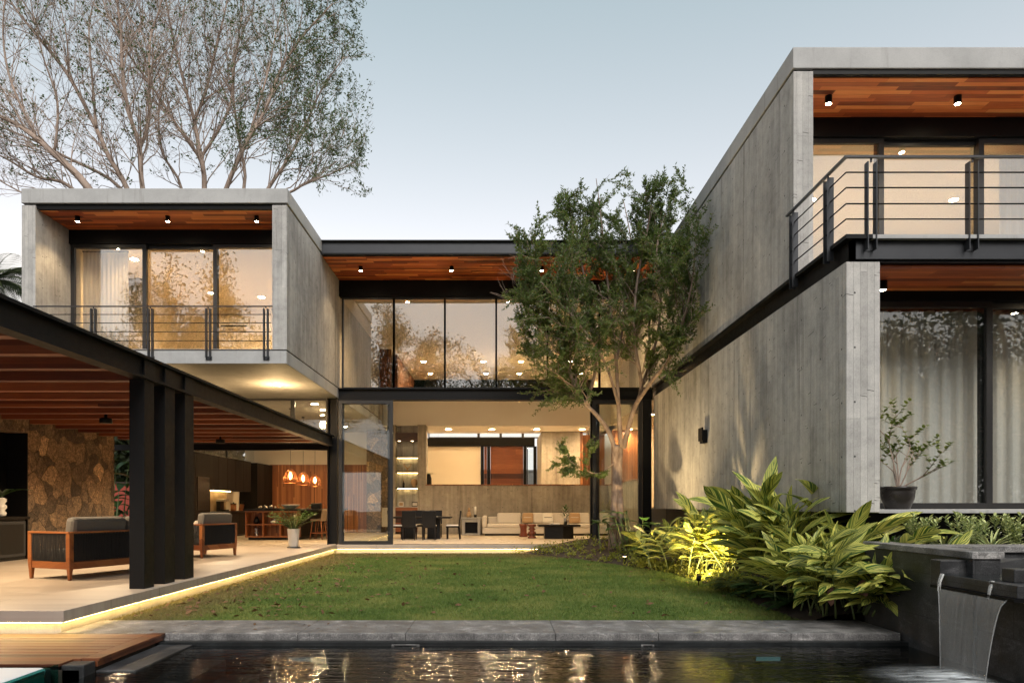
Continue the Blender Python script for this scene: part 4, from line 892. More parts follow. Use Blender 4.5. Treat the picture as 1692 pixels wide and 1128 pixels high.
for px, m, lb in ((872, 'tan', 'tan throw cushion on the left middle of the sofa'), (890, 'fabric', 'pale striped cushion on the sofa beside the tan one'), (905, 'ceramic_w', 'black and white patterned cushion on the middle of the sofa'), (949, 'tan', 'golden throw cushion on the right of the sofa')):
    o = T('throw_cushion', lb, 'cushion', (X(px, 26.75), 26.72, .455), R(rng.uniform(-12, 12)), 'throw cushions on the long sofa'); mb = MB().rbox((0, 0, .21), (.44, .15, .42), (R(-20), 0, 0))
    mb.build('cover', M[m], o, bevel=.06); MB().rbox((0, -.076, .24), (.3, .01, .02), (R(-20), 0, 0)).build('seam', M['black'] if m == 'ceramic_w' else M['fabric'], o)
for px, D, prof, lb in ((865, 25.2, [(0, 0), (.16, 0), (.16, .03), (.12, .16), (.12, .3), (.16, .43), (.16, .46), (0, .46)], 'red-brown wooden stool with a plain waist before the sofa'), (879, 24.1, [(0, 0), (.15, 0), (.15, .05), (.07, .10), (.15, .17), (.15, .20), (.07, .26), (.14, .32), (.07, .37), (.15, .43), (.15, .48), (0, .48)], 'red-brown turned wooden stool with ringed waist before the sofa')):
    o = T('wooden_stool', lb, 'stool', (X(px, D), D, .006), 0, 'wooden stools before the sofa'); MB().lathe(prof, n=20).build('body', M['terracotta'], o); zt = prof[-1][1]; MB().lathe([(0, zt + .001), (.155, zt + .001), (.155, zt + .014), (0, zt + .016)], n=20).build('top', M['terracotta'], o)
t = T('coffee_table', 'black coffee table with thin wide top on a boxy base before the sofa', 'coffee table', (X(923, 23.9), 23.9, .006))
MB().box(-.72, -.45, .42, .72, .45, .49).build('top', M['blackwood'], t, bevel=.006); MB().prism([(-.5, -.28), (.12, -.36), (.5, -.22), (.5, .3), (-.5, .3)], .0, .419).build('base', M['black'], t, bevel=.006)
t = T('vase', 'clear vase with green leafy branches on the black coffee table', 'vase', (X(934, 23.9), 23.8, .497)); MB().lathe([(0, 0), (.06, 0), (.06, .2), (.045, .22)], n=14).build('body', M['chrome'], t)
lf = MB()
for k in range(34): a = k * 2.4; lf.leaf((.05 * math.cos(a), .05 * math.sin(a), .2 + .012 * k), (math.cos(a), math.sin(a), rng.uniform(.1, 1.0)), (0, 0, 1), rng.uniform(.16, .3), .06, .6, .15, 4)
lf.build('leaves', M['dark_leaf'], t)
t = T('book', 'stack of pale picture books on the black coffee table', 'book', (X(915, 23.9), 23.7, .497)); MB().box(-.18, -.12, 0, .18, .12, .03).build('cover', M['fabric'], t, bevel=.003); MB().rbox((.01, 0, .046), (.32, .22, .03), (0, 0, .2)).build('upper_book', M['ceramic_w'], t, bevel=.003)
t = T('lantern', 'white ribbed lantern standing inside the right glass pane', 'lantern', (X(1046, 24.5), 24.5, .006)); MB().lathe([(0, .35), (.12, .35), (.2, .42), (.22, .55), (.19, .70), (.12, .80), (.06, .83), (.06, .86)], n=20).build('shade', M['ceramic_w'], t); MB().lathe([(0, 0), (.17, 0), (.17, .02), (.03, .04), (.03, .34), (.12, .349)], n=18).build('stand', M['black'], t)
t = T('console_table', 'black console on the landing behind the half wall', 'console', (-2.0, 29.3, 1.07)); MB().box(-.65, -.2, .78, .7, .2, .86).build('top', M['black'], t, bevel=.004)
for sx in (-.55, .6): MB().box(sx - .03, -.18, 0, sx + .03, .18, .779).build('leg', M['black'], t)
t = T('vase', 'dark tall vase with pale leaves at the foot of the stairs', 'vase', (X(708, 28.2), 28.2, 1.07)); MB().lathe([(0, 0), (.12, 0), (.14, .4), (.13, 1.2), (.09, 1.33), (.1, 1.37)], n=16).build('body', M['black'], t)
lf = MB()
for k in range(14): a = k * 2.4; lf.leaf((0, 0, 1.35), (math.cos(a), math.sin(a), .5), (0, 0, 1), .32, .06, .9, .1, 4)
lf.build('leaves', M['zz_leaf'], t)

# ------------------------------------------------------------------ curtains, air conditioner, sconce
def curtain(name, label, x0, x1, y, z0, z1, wave, amp, m, rail=True):
    t = T(name, label, 'curtain', ((x0 + x1) / 2, y, z0)); n = max(12, int((x1 - x0) / wave * 10)); vs_ = []; fs = []
    rows = 5
    for r_ in range(rows + 1):
        tz = r_ / rows
        for i in range(n + 1):
            u = i / n; ph = 2 * math.pi * (x1 - x0) * u / wave + .5 * math.sin(u * 17) + .25 * math.sin(u * 41 + tz)
            vs_.append((x0 + (x1 - x0) * u, y + amp * math.sin(ph) * (1.0 + .25 * (1 - tz) * math.sin(u * 23)) + .3 * amp * math.sin(3 * ph), z0 + (z1 - z0) * tz))
    for r_ in range(rows):
        for i in range(n): a = r_ * (n + 1) + i; fs.append((a, a + 1, a + n + 2, a + n + 1))
    MB().add(vs_, fs, True).build('cloth', m, t, world=True)
    MB().box(x0, y - .02, z1, x1, y + .02, z1 + .03).build('rail', M['black'], t, world=True); return t
CUR = M['sheer']
curtain('curtain', 'pale pleated curtain behind the left pane of the lower right window', 5.06, X(1626, 10.5), 10.55, 1.11, 4.15, .235, .06, CUR)
curtain('curtain', 'pale pleated curtain right of the thick black mullion, lower right room', X(1634, 10.5), 13.5, 10.55, 1.11, 4.15, .235, .06, CUR)
curtain('curtain', 'thin gathered curtain in the left pane of the left upper bedroom', -10.36, X(212, 17.0), 17.0, 4.68, 7.45, .10, .025, CUR)
curtain('curtain', 'white curtain at the far right of the upper right windows', X(1652, 12.5), 10.2, 12.5, 4.70, 7.5, .16, .04, CUR)
t = T('air_conditioner', 'white split air conditioner on the bedroom back wall of the left box', 'air conditioner', (X(389, 22), 22.09, 6.85)); MB().box(-.48, -.22, 0, .48, 0, .32).build('casing', M['white'], t, bevel=.04); MB().box(-.42, -.226, .03, .42, -.215, .07).build('air_slot', M['black'], t)
t = T('wall_lamp', 'black box wall lamp on the long lower concrete wall', 'wall lamp', (XR, 15.25, 2.7)); MB().box(-.10, -.24, -.17, 0, .0, .12).build('back_box', M['steel'], t, bevel=.004); MB().box(-.13, -.28, -.12, -.101, .02, .17).build('front_box', M['steel'], t, bevel=.004)

# ------------------------------------------------------------------ lamps of the house
for px, nm in ((128, 'leftmost'), (277, 'middle'), (424, 'rightmost')): can_light((X(px, 15.8), 15.8, 7.84), nm + ' of the three black spotlights in the wood ceiling of the left box', 'spotlights in the left box ceiling', 55)
for px, nm in ((596, 'black spotlight in the central roof overhang nearest the left box'), (746, 'black spotlight in the middle of the central roof overhang'), (895, 'black spotlight in the central roof overhang at the edge of the tree crown'), (1045, 'black spotlight in the central roof overhang hidden by the tree crown')): can_light((X(px, 19.2), 19.2, 7.87), nm, 'spotlights in the central roof overhang', 34)
for x, nm in ((X(1369, 11.2), 'black spotlight in the upper right wood ceiling nearest the concrete wall'), (X(1579, 11.25), 'black spotlight in the middle of the upper right wood ceiling')): can_light((x, 11.2, 7.86), nm, 'spotlights in the upper right ceiling', 70)
can_light((X(1459, 9.65), 9.65, 4.32), 'black spotlight under the balcony beside the lower concrete wall', 'spotlights under the balcony', 30)
can_light((X(1780, 9.65), 9.65, 4.32), 'black spotlight under the balcony beyond the picture edge', 'spotlights under the balcony', 30)
o = recessed((X(458, 18.0), 18.0, 4.339), 'round light in the concrete underside of the left box', 'lights over the kitchen side', 150, .10); light('POINT', o, (0, 0, -.5), 45, WARM, .12)  # added point lamp under the fitting brightens the concrete underside
recessed((X(520, 21.4), 21.4, 4.339), 'round light behind the kitchen clerestory glass', 'lights over the kitchen side', 100, .10)
recessed((-8.6, 18.0, 4.339), 'round light in the concrete underside of the left box, hidden by the pergola', 'lights over the kitchen side', 100, .10); light('POINT', o, (-2.8, 0, -.5), 45, WARM, .12)  # second added point lamp, again to brighten the underside
for y, p in ((24.0, 80), (27.6, 90)):
    for x in (-9.0, -6.2): recessed((x, y, 4.339), 'round kitchen ceiling light ' + ('nearer the terrace' if y < 25 else 'nearer the wood wall') + (' on the cabinet side' if x < -8 else ' on the living room side'), 'kitchen ceiling lights', p * 1.2, .07)
recessed((X(222, 17.6), 17.6, 7.499), 'bedroom ceiling light behind the gathered curtain', 'bedroom ceiling lights', 170, .09)
recessed((X(432, 20.8), 20.8, 7.499), 'bedroom ceiling light seen through the right pane of the left box', 'bedroom ceiling lights', 170, .09)
recessed((-8.6, 20.4, 7.499), 'bedroom ceiling light over the middle of the left box', 'bedroom ceiling lights', 170, .07)
nm_ = ['first', 'second', 'third', 'fourth', 'fifth', 'sixth']
for i, px in enumerate((662, 741, 813, 887, 962, 1040)): recessed((X(px, 29.2), 29.2, 4.419), nm_[i] + ' light from the left in the low ceiling behind the bulkhead', 'row of lights over the landing', 105, .11, 150)
for i, (px, py) in enumerate(((700, 597), (798, 597), (861, 597), (943, 597), (711, 617), (803, 617), (858, 617), (960, 617))):
    D = (7.399 - H) * F / (VY - py); recessed((X(px, D), D, 7.399), ('nearer' if py < 600 else 'farther') + ' row light ' + ['at the far left', 'left of the middle', 'right of the middle', 'at the right behind the tree'][i % 4] + ' of the high living room ceiling', 'lights in the high living room ceiling', 75, .10, 150)
for x, nm in ((-2.8, 'on the left'), (.3, 'in the middle'), (3.4, 'on the right')): recessed((x, 20.95, 7.399), 'added ceiling light to brighten the living room, close behind the upper glass ' + nm, 'added front lights in the living room ceiling', 310, .06, 140)  # added lamps without real counterpart, brightening the tall living room
recessed((5.5, 24.5, 4.419), 'corridor ceiling light behind the right glass pane', 'corridor lights', 60, .09)
recessed((6.6, 14.4, 7.599), 'ceiling light in the upper right room near the concrete wall', 'upper right room lights', 330, .08, 125, False, (1, .80, .55)); recessed((9.6, 14.4, 7.599), 'ceiling light in the middle of the upper right room', 'upper right room lights', 330, .08, 125, False, (1, .80, .55))
recessed((7.5, 12.6, 4.371), 'ceiling light behind the pale curtain of the lower right room', 'lower right room lights', 80, .08, 125, False, (1, .84, .64))

# ------------------------------------------------------------------ raised planter and waterfall
ZP = .72
t = T('planter', 'raised dark granite planter wall beside the pool at the right', 'planter', (6, 7.5, -1.6))
MB().box(4.42, 6.36, -1.62, 4.68, 8.25, ZP - .066).box(4.68, 7.28, -1.62, 14, 7.60, ZP - .066).build('wall', M['granite'], t, world=True, bevel=.006)
MB().box(4.40, 6.34, ZP - .066, 4.70, 8.25, ZP).box(4.70, 7.24, ZP - .066, 14, 7.64, ZP).build('cap', M['granite_l'], t, world=True, bevel=.006)
MB().box(4.69, 7.601, -1.6, 14, 9.74, ZP - .1).build('soil', M['soil'], t, world=True)
t = T('fountain', 'dark granite water spout pouring a sheet of water into the pool', 'fountain', (4.9, 6.0, -1.6))
MB().prism([(4.18, 5.50), (5.2, 5.50), (8, 5.5), (8, 7.23), (5.6, 7.23), (4.62, 6.44), (4.18, 6.44)], .40, .505).build('spout_slab', M['granite'], t, world=True, bevel=.006)
MB().box(4.14, 5.48, .372, 4.4, 6.55, .398).build('lip_plate', M['steel'], t, world=True)
MB().box(4.17, 6.445, .38, 4.46, 6.60, .635).build('cheek_block', M['granite'], t, world=True, bevel=.008)
MB().box(4.30, 5.69, .506, 7.5, 5.84, .62).build('cheek_block', M['granite'], t, world=True, bevel=.008)
MB().prism([(4.465, 6.445), (4.64, 6.445), (5.62, 7.235), (5.2, 7.235), (4.465, 6.64)], .30, .60).build('basin_wall', M['granite'], t, world=True, bevel=.006)
MB().box(4.45, 3.0, -1.62, 5.4, 6.355, .371).build('base_wall', M['granite'], t, world=True)
t_ = MB(); t_.add([(4.19, 5.842, .512), (8, 5.845, .512), (8, 7.23, .512), (5.6, 7.23, .512), (4.63, 6.44, .512), (4.19, 6.44, .512)], [(0, 1, 2, 3, 4, 5)]); t_.build('basin_water', M['water'], t, world=True)
fw_ = MB(); n = 26; rows = 12; vs_ = []; fs = []
for r_ in range(rows + 1):
    tz = r_ / rows; z = .385 - tz * .74; drop = math.sqrt(max(tz, 0)); y0 = 5.56 + .16 * drop; y1 = 6.44 - .14 * drop
    for i in range(n + 1): vs_.append((4.145 - .07 * drop, y0 + (y1 - y0) * i / n, z))
for r_ in range(rows):
    for i in range(n): a = r_ * (n + 1) + i; fs.append((a, a + 1, a + n + 2, a + n + 1))
rim = MB()
for e_ in (0, n): rim.tube([vs_[r_ * (n + 1) + e_] for r_ in range(rows + 1)], [.006 - .003 * r_ / rows for r_ in range(rows + 1)], 6, False)
rim.build('water_edge', M['rim'], t, world=True)
fw_.add(vs_, fs, True); fw_.build('water_sheet', M['fall'], t, world=True)
dr = MB()
for y0, x0, s in ((6.44, 4.165, .045), (5.83, 4.20, .05)):
    for k in range(6):
        a = rng.uniform(-.02, .02); dr.tube([(x0, y0 + a - .03, .51), (x0 - .04, y0 + a - .05, .44), (x0 - .05 - rng.random() * .03, y0 + a - .06, .36)], [.009, .006, .003], 5)
dr.build('side_trickle', M['fall'], t, world=True)
fm = MB(); nA, nR = 40, 10
vs_ = []; uvs = []; fs = []
for r_ in range(nR + 1):
    for i in range(nA):
        a = 2 * math.pi * i / nA; rr = r_ / nR; ex = .95 if math.cos(a) < 0 else .25
        vs_.append((4.08 + math.cos(a) * rr * ex, 5.95 + math.sin(a) * rr * .62, -.354 + .02 * (1 - rr) ** 2)); uvs.append((1 - rr, i / nA))
for r_ in range(nR):
    for i in range(nA): fs.append((r_*nA + i, r_*nA + (i+1) % nA, (r_+1)*nA + (i+1) % nA, (r_+1)*nA + i))
uvs[0] = (1, .001)
fm.add(vs_, fs, True, uvs); tag(fm.build('foam', M['foam']), kind='stuff')

# ------------------------------------------------------------------ garden bed
bed = [(.4, 20.18), (.97, 19.5), (2.14, 17.8), (2.7, 16.5), (3.56, 14.56), (3.77, 12.3), (3.70, 10.3), (3.69, 8.34)]
def bed_z(x, y):
    e = 0.0
    for (xa, ya), (xb, yb) in zip(bed[:-1], bed[1:]):
        if yb <= y <= ya: e = xa + (xb - xa) * (ya - y) / (ya - yb)
    return -.285 + max(0, min(.45, (x - e) * .22))
vs_ = []; fs = []; ny, nx = 60, 14
for j in range(ny + 1):
    y = 8.34 + (20.18 - 8.34) * j / ny
    e = 3.69
    for (xa, ya), (xb, yb) in zip(bed[:-1], bed[1:]):
        if yb <= y <= ya: e = xa + (xb - xa) * (ya - y) / (ya - yb)
    for i in range(nx + 1):
        x = e + (5.1 - e) * i / nx; vs_.append((x, y, bed_z(x, y) + rng.uniform(-.015, .02) + (0 if i else -.02)))
for j in range(ny):
    for i in range(nx): a = j * (nx + 1) + i; fs.append((a, a + 1, a + nx + 2, a + nx + 1))
tag(MB().add(vs_, fs, True).build('garden_bed', M['soil']), kind='structure')

def ginger(label, loc, stems, hmin, hmax, spread, group, seed, leafL=(.42, .62), lean0=.15, dirs=None, pink=0):
    g = random.Random(seed); t = T('ginger_plant', label, 'plant', loc, 0, group); lf = MB(); sm = MB(); pk = MB()
    for s in range(stems):
        a = g.uniform(0, 6.28) if dirs is None else R(g.uniform(*dirs)); h = g.uniform(hmin, hmax); lean = lean0 + g.random() * .55
        p = Vector((g.gauss(0, spread), g.gauss(0, spread), 0)); out = Vector((math.cos(a), math.sin(a), 0)); d = (Vector((0, 0, 1)) + out * lean * .5).normalized()
        pts = []; k = 10
        for i in range(k + 1): pts.append(p.copy()); p = p + d * (h / k); d = (d + out * lean * .13).normalized()
        sm.tube(pts, [.013 * (1 - .6 * i / k) for i in range(k + 1)], 5)
        nl = int(5 + h * 5); az = g.uniform(0, 6.28)
        for q in range(nl):
            u = .22 + .78 * (q + .5) / nl; f = u * k; i = min(k - 1, int(f)); pos = pts[i].lerp(pts[i + 1], f - i); tan = (pts[i + 1] - pts[i]).normalized()
            b = az + math.pi * q + g.uniform(-.5, .5); side = Vector((math.cos(b), math.sin(b), 0))
            dd = (tan * (.35 + 1.0 * u ** 2) + side * (1.0 - .45 * u ** 3) + out * .25).normalized()
            L = g.uniform(*leafL) * (1.0 if u > .35 else .75); lf.leaf(pos, dd, tan + Vector((0, 0, .6)) - side * .3, L, L * g.uniform(.225, .285), g.uniform(.35, 1.0), .22, 8)
    lf.build('leaves', M['ginger'], t); sm.build('stems', M['stem'], t)
    if pink:
        for _ in range(pink):
            a = g.uniform(-2.6, -.6); pk.leaf((math.cos(a) * .35, math.sin(a) * .35, g.uniform(.35, .75)), (math.cos(a) * .3, math.sin(a) * .3, -1), (math.cos(a), math.sin(a), .2), .26, .13, -.5, .5, 6)
        pk.build('withered_leaves', M['pink_leaf'], t)
    return t
GG = 'clumps of variegated ginger'
def at(px, D, z=None):
    x = X(px, D); return (x, D, bed_z(x, D) if z is None else z)
ginger('dense variegated ginger clump spreading over the pool coping at the corner of the granite wall', at(1385, 8.55, -.2), 24, .5, 1.25, .26, GG, 3, (.52, .78), .35, None, 3)
ginger('drooping variegated ginger leaning over the granite wall towards the water spout', at(1425, 8.25, -.15), 13, .45, .95, .12, GG, 44, (.52, .74), .75, (-150, 10), 1)
ginger('tall upright variegated ginger clump before the concrete wall, behind the fern', at(1298, 10.1), 15, .85, 1.55, .19, GG, 5, (.62, .85), .08)
ginger('variegated ginger clump lit by the garden spotlight below it', at(1188, 13.2), 26, .55, 1.4, .36, GG, 8, (.48, .74), .25)
ginger('small variegated ginger clump on the far side of the garden spotlight, near the tree', at(1130, 14.6), 20, .4, 1.05, .30, GG, 13, (.40, .58), .3)
ginger('low variegated ginger clump between the tall clump and the corner clump', at(1330, 9.3), 16, .5, 1.0, .2, GG, 21, (.40, .58), .35)
def fern(label, loc, n, L, seed):
    g = random.Random(seed); t = T('fern', label, 'fern', loc, 0, 'dark ferns in the garden bed'); fr = MB(); rc = MB()
    for k in range(n):
        a = k * 2.4 + g.uniform(-.3, .3); ln = L * g.uniform(.7, 1.15); up = g.uniform(.5, 1.3); out = Vector((math.cos(a), math.sin(a), 0)); p = Vector((0, 0, .02)); d = (out + Vector((0, 0, up))).normalized(); pts = [p.copy()]
        for i in range(12): p = p + d * (ln / 12); d = (d + Vector((0, 0, -.11)) + out * .03).normalized(); pts.append(p.copy())
        rc.tube(pts, [.006 * (1 - i / 14) for i in range(13)], 4, False)
        s = Vector((-math.sin(a), math.cos(a), 0))
        for i in range(1, 13):
            wl = ln * .24 * math.sin(math.pi * (i / 13) ** .7) + .015
            for sd in (-1, 1):
                for hf in (0, .5):
                    q = pts[i - 1].lerp(pts[i], hf); dv = (s * sd + (pts[i] - pts[i - 1]).normalized() * .45)
                    fr.leaf(q, dv, (0, 0, 1), wl, .022 + wl * .1, .5, .1, 2)
    fr.build('fronds', M['fern'], t); rc.build('stalks', M['stem'], t); return t
for i, (px, D, n, L, lb) in enumerate(((1222, 11.2, 26, .62, 'dark fern at the lawn edge just right of the garden spotlight'), (1268, 10.2, 28, .62, 'dark fern at the lawn edge between the two nearest ginger clumps'), (1245, 10.6, 24, .55, 'middle one of the three dark ferns by the spotlight'), (1300, 9.3, 22, .5, 'dark fern hanging towards the lawn nearest the coping'), (1078, 16.6, 22, .6, 'fern in the shade right of the tree trunk'))):
    fern(lb, at(px, D), n, L, 30 + i)
t = T('philodendron', 'plant with broad dark glossy leaves right of the tree trunk', 'plant', at(1055, 17.6)); lf = MB(); sm = MB()
for k in range(34):
    a = rng.uniform(0, 6.28); h = rng.uniform(.2, .95); o = Vector((rng.gauss(0, .3), rng.gauss(0, .25), 0)); tp = o + Vector((math.cos(a) * .25, math.sin(a) * .25, h)); sm.tube([o, tp], [.014, .008], 5)
    lf.leaf(tp, (math.cos(a), math.sin(a), .5), (0, 0, 1), rng.uniform(.35, .6), rng.uniform(.18, .28), 1.1, .15, 6)
lf.build('leaves', M['dark_leaf'], t); sm.build('stems', M['stem'], t)
# spotlight in the bed and one at the tree
def garden_spot(label, loc, aim, power):
    t = T('garden_spotlight', label, 'spotlight', loc, 0, 'spotlights in the garden bed'); MB().tube([(0, 0, -.1), (0, 0, .08)], .012, 8).build('stake', M['steel'], t)
    d = Vector(aim).normalized(); MB().tube([Vector((0, 0, .1)) - d * .06, Vector((0, 0, .1)) + d * .05], [.04, .045], 14).build('housing', M['steel'], t); MB().tube([Vector((0, 0, .1)) + d * .051, Vector((0, 0, .1)) + d * .054], .040, 14).build('lens', M['lens_soft'], t)
    light('SPOT', t, Vector((0, 0, .1)) + d * .075, power, (1, .72, .36), .05, 130, .8, d.to_track_quat('-Z', 'Y').to_euler())
p = at(1172, 12.75); garden_spot('bright garden spotlight glowing under the lit ginger leaves', (p[0] - .38, p[1] - .62, p[2] + .02), (.33, .95, .85), 260)
p = at(1032, 16.3); garden_spot('garden spotlight beside the tree trunk shining up into the crown', (p[0], p[1], p[2] + .02), (.06, .12, 1), 300)

# ground cover: small yellow-green leaves along the far edge of the lawn
g = np.random.default_rng(5)
def in_bed(n, f):
    out = []
    while len(out) < n:
        t = g.random() ** .8; y = 20.15 - t * 9.8; e = 3.7
        for (xa, ya), (xb, yb) in zip(bed[:-1], bed[1:]):
            if yb <= y <= ya: e = xa + (xb - xa) * (ya - y) / (ya - yb)
        x = e + f(y) * g.random() + .02
        if x < 4.5: out.append((x, y))
    return out
pts = in_bed(520, lambda y: 2.6 if y > 16 else .45); cc = []
for x, y in pts:
    for k in range(13): cc.append((x + g.normal(0, .06), y + g.normal(0, .06), bed_z(x, y) + .03 + abs(g.normal(0, .075))))
cc = np.array(cc); n = len(cc)
tag(bulk('ground_cover', leaf_quads(cc, norm(g.normal(0, 1, (n, 3)) + [0, -.2, .5]), norm(g.normal(0, .6, (n, 3)) + [0, 0, 1]), g.uniform(.05, .10, n), g.uniform(.03, .055, n)), 4, M['cover']), kind='stuff')

# grass
lw = [(-4.8, 8.33), (3.69, 8.33), (3.70, 10.3), (3.77, 12.3), (3.56, 14.56), (2.7, 16.5), (2.14, 17.8), (.97, 19.5), (.5, 20.15), (-4.8, 20.15)]
def right_edge(y):
    ys = np.array([8.33, 10.3, 12.3, 14.56, 16.5, 17.8, 19.5, 20.15]); xe = np.array([3.69, 3.70, 3.77, 3.56, 2.7, 2.14, .97, .5]); return np.interp(y, ys, xe)
N = 230000; u = g.random(N); y = 8.33 * (20.15 / 8.33) ** u; xr = right_edge(y); x = -4.83 + (xr + 4.83 + .03) * g.random(N)
sc = (y / 9.0) ** .5; h = g.uniform(.018, .045, N) * sc; a = g.uniform(0, 2 * np.pi, N); wd = g.uniform(.0035, .006, N) * sc
ln = g.normal(0, .55, (N, 2)) * h[:, None]; bx_, by_ = np.cos(a) * wd, np.sin(a) * wd; z0 = np.full(N, -.277)
tri = np.stack([np.stack([x - bx_, y - by_, z0], 1), np.stack([x + bx_, y + by_, z0], 1), np.stack([x + ln[:, 0], y + ln[:, 1], z0 + h], 1)], axis=1)
tag(bulk('grass', tri.reshape(-1, 3), 3, M['grass']), kind='stuff')
n = 600; y = 8.6 * (19.8 / 8.6) ** g.random(n); x = np.where(g.random(n) < .62, -4.7 + np.abs(g.normal(0, 1.4, n)), -4.7 + 8.2 * g.random(n)); x = np.minimum(x, right_edge(y) - .1)
tag(bulk('fallen_leaves', leaf_quads(np.stack([x, y, np.full(n, -.238)], 1), norm(g.normal(0, 1, (n, 3)) * [1, 1, .25]), norm(g.normal(0, .4, (n, 3)) + [0, 0, 1]), g.uniform(.06, .13, n), g.uniform(.03, .065, n)), 4, M['dead_leaf']), kind='stuff')
n = 16; x = g.uniform(-4.4, -1, n); y = g.uniform(7.6, 8.3, n)
tag(bulk('fallen_leaves', leaf_quads(np.stack([x, y, np.full(n, -.236)], 1), norm(g.normal(0, 1, (n, 3)) * [1, 1, .1]), norm(g.normal(0, .2, (n, 3)) + [0, 0, 1]), g.uniform(.05, .09, n), g.uniform(.02, .04, n)), 4, M['dead_leaf']), kind='stuff')

# ------------------------------------------------------------------ planter plants
def shrub(label, loc, seed, h=.38, n=15):
    g = random.Random(seed); t = T('variegated_shrub', label, 'plant', loc, 0, 'yellow variegated shrubs in the planter'); lf = MB(); sm = MB()
    for s in range(n):
        a = g.uniform(0, 6.28); ln = h * g.uniform(.6, 1.1); p = Vector((g.gauss(0, .07), g.gauss(0, .05), 0)); out = Vector((math.cos(a), math.sin(a), 0)) * g.uniform(.1, .6); e_ = p + (Vector((0, 0, 1)) + out) * ln; sm.tube([p, e_], [.008, .005], 5)
        k = int(ln / .016)
        for i in range(k):
            u = .15 + .85 * i / k; b = i * 2.4; sd = Vector((math.cos(b), math.sin(b), .25 + u * .9)); lf.leaf(p.lerp(e_, u), sd, (0, 0, 1), g.uniform(.06, .095), .032, .3, .2, 3)
    lf.build('leaves', M['varieg'], t); sm.build('stems', M['stem'], t)
ZS = ZP - .1
for i, (px, lb) in enumerate(((1525, 'yellow variegated shrub in the planter below the potted tree'), (1601, 'yellow variegated shrub in the planter, middle one of three'), (1668, 'yellow variegated shrub in the planter at the right picture edge'))):
    shrub(lb, (X(px, 8.35), 8.35, ZS), 60 + i, .40 + .03 * (i % 2)); 
for i, (px, D, lb) in enumerate(((1474, 8.5, 'spiky grass-like plant in the planter behind the corner ginger'), (1560, 8.15, 'strappy pale plant between the first two planter shrubs'), (1638, 8.1, 'strappy pale plant between the last two planter shrubs'))):
    t = T('spider_plant', lb, 'plant', (X(px, D), D, ZS), 0, 'strappy plants in the planter'); lf = MB()
    for k in range(24): a = k * 2.4; lf.leaf((.02 * math.cos(a), .02 * math.sin(a), 0), (math.cos(a), math.sin(a), rng.uniform(.6, 1.8)), (0, 0, 1), rng.uniform(.3, .5), .022, rng.uniform(.6, 1.4), .2, 5)
    lf.build('leaves', M['varieg'] if i else M['zz_leaf'], t); MB().lathe([(0, 0), (.03, 0), (.02, .05), (0, .06)], n=10).build('crown', M['stem'], t)
# potted tree on the slab
t = T('potted_tree', 'small loose-branched tree in a black clay pot before the pale curtain', 'potted tree', (X(1483, 9.35), 9.35, 1.10))
MB().lathe([(0, 0), (.15, 0), (.155, .02), (.20, .14), (.215, .24), (.212, .255), (.232, .27), (.235, .30), (.228, .312), (.205, .312), (.2, .27), (0, .265)], n=32).build('pot', M['ceramic_b'], t)
MB().lathe([(0, .275), (.2, .268)], n=24).build('soil', M['soil'], t)
lf = MB(); br = MB()
def twig(p, d, L, r, lv, g):
    k = 6; pts = [p]
    for i in range(k): d = (d + Vector((g.gauss(0, .10), g.gauss(0, .10), .03))).normalized(); pts.append(pts[-1] + d * (L / k))
    br.tube(pts, [r * (1 - .6 * i / k) for i in range(k + 1)], 6)
    if lv < 2 or r < .006:
        for i in range(2, k + 1):
            for s in range(3):
                b = g.uniform(0, 6.28); lf.leaf(pts[i], d * .6 + Vector((math.cos(b), math.sin(b), g.uniform(-.2, .6))), (0, 0, 1), g.uniform(.05, .085), .04, .5, .1, 3)
        if lv == 0 or r < .004: return
    for q in range(2 if lv > 1 else 3):
        b = g.uniform(0, 6.28); i = g.randint(3, k); dd = (d * .8 + Vector((math.cos(b), math.sin(b) * .6, g.uniform(-.1, .5)))).normalized(); twig(pts[i], dd, L * g.uniform(.55, .8), r * .55, lv - 1, g)
g2 = random.Random(4)
for d, L in (((.25, 0, 1), .62), ((-.25, .1, 1), .5), ((.6, -.1, .8), .55), ((.9, 0, .45), .55), ((-.1, 0, 1), .7), ((.05, .1, 1), .55)): twig(Vector((0, 0, .27)), Vector(d).normalized(), L, .013, 2, g2)
lf.build('leaves', M['pot_leaf'], t); br.build('branches', M['bark2'], t)
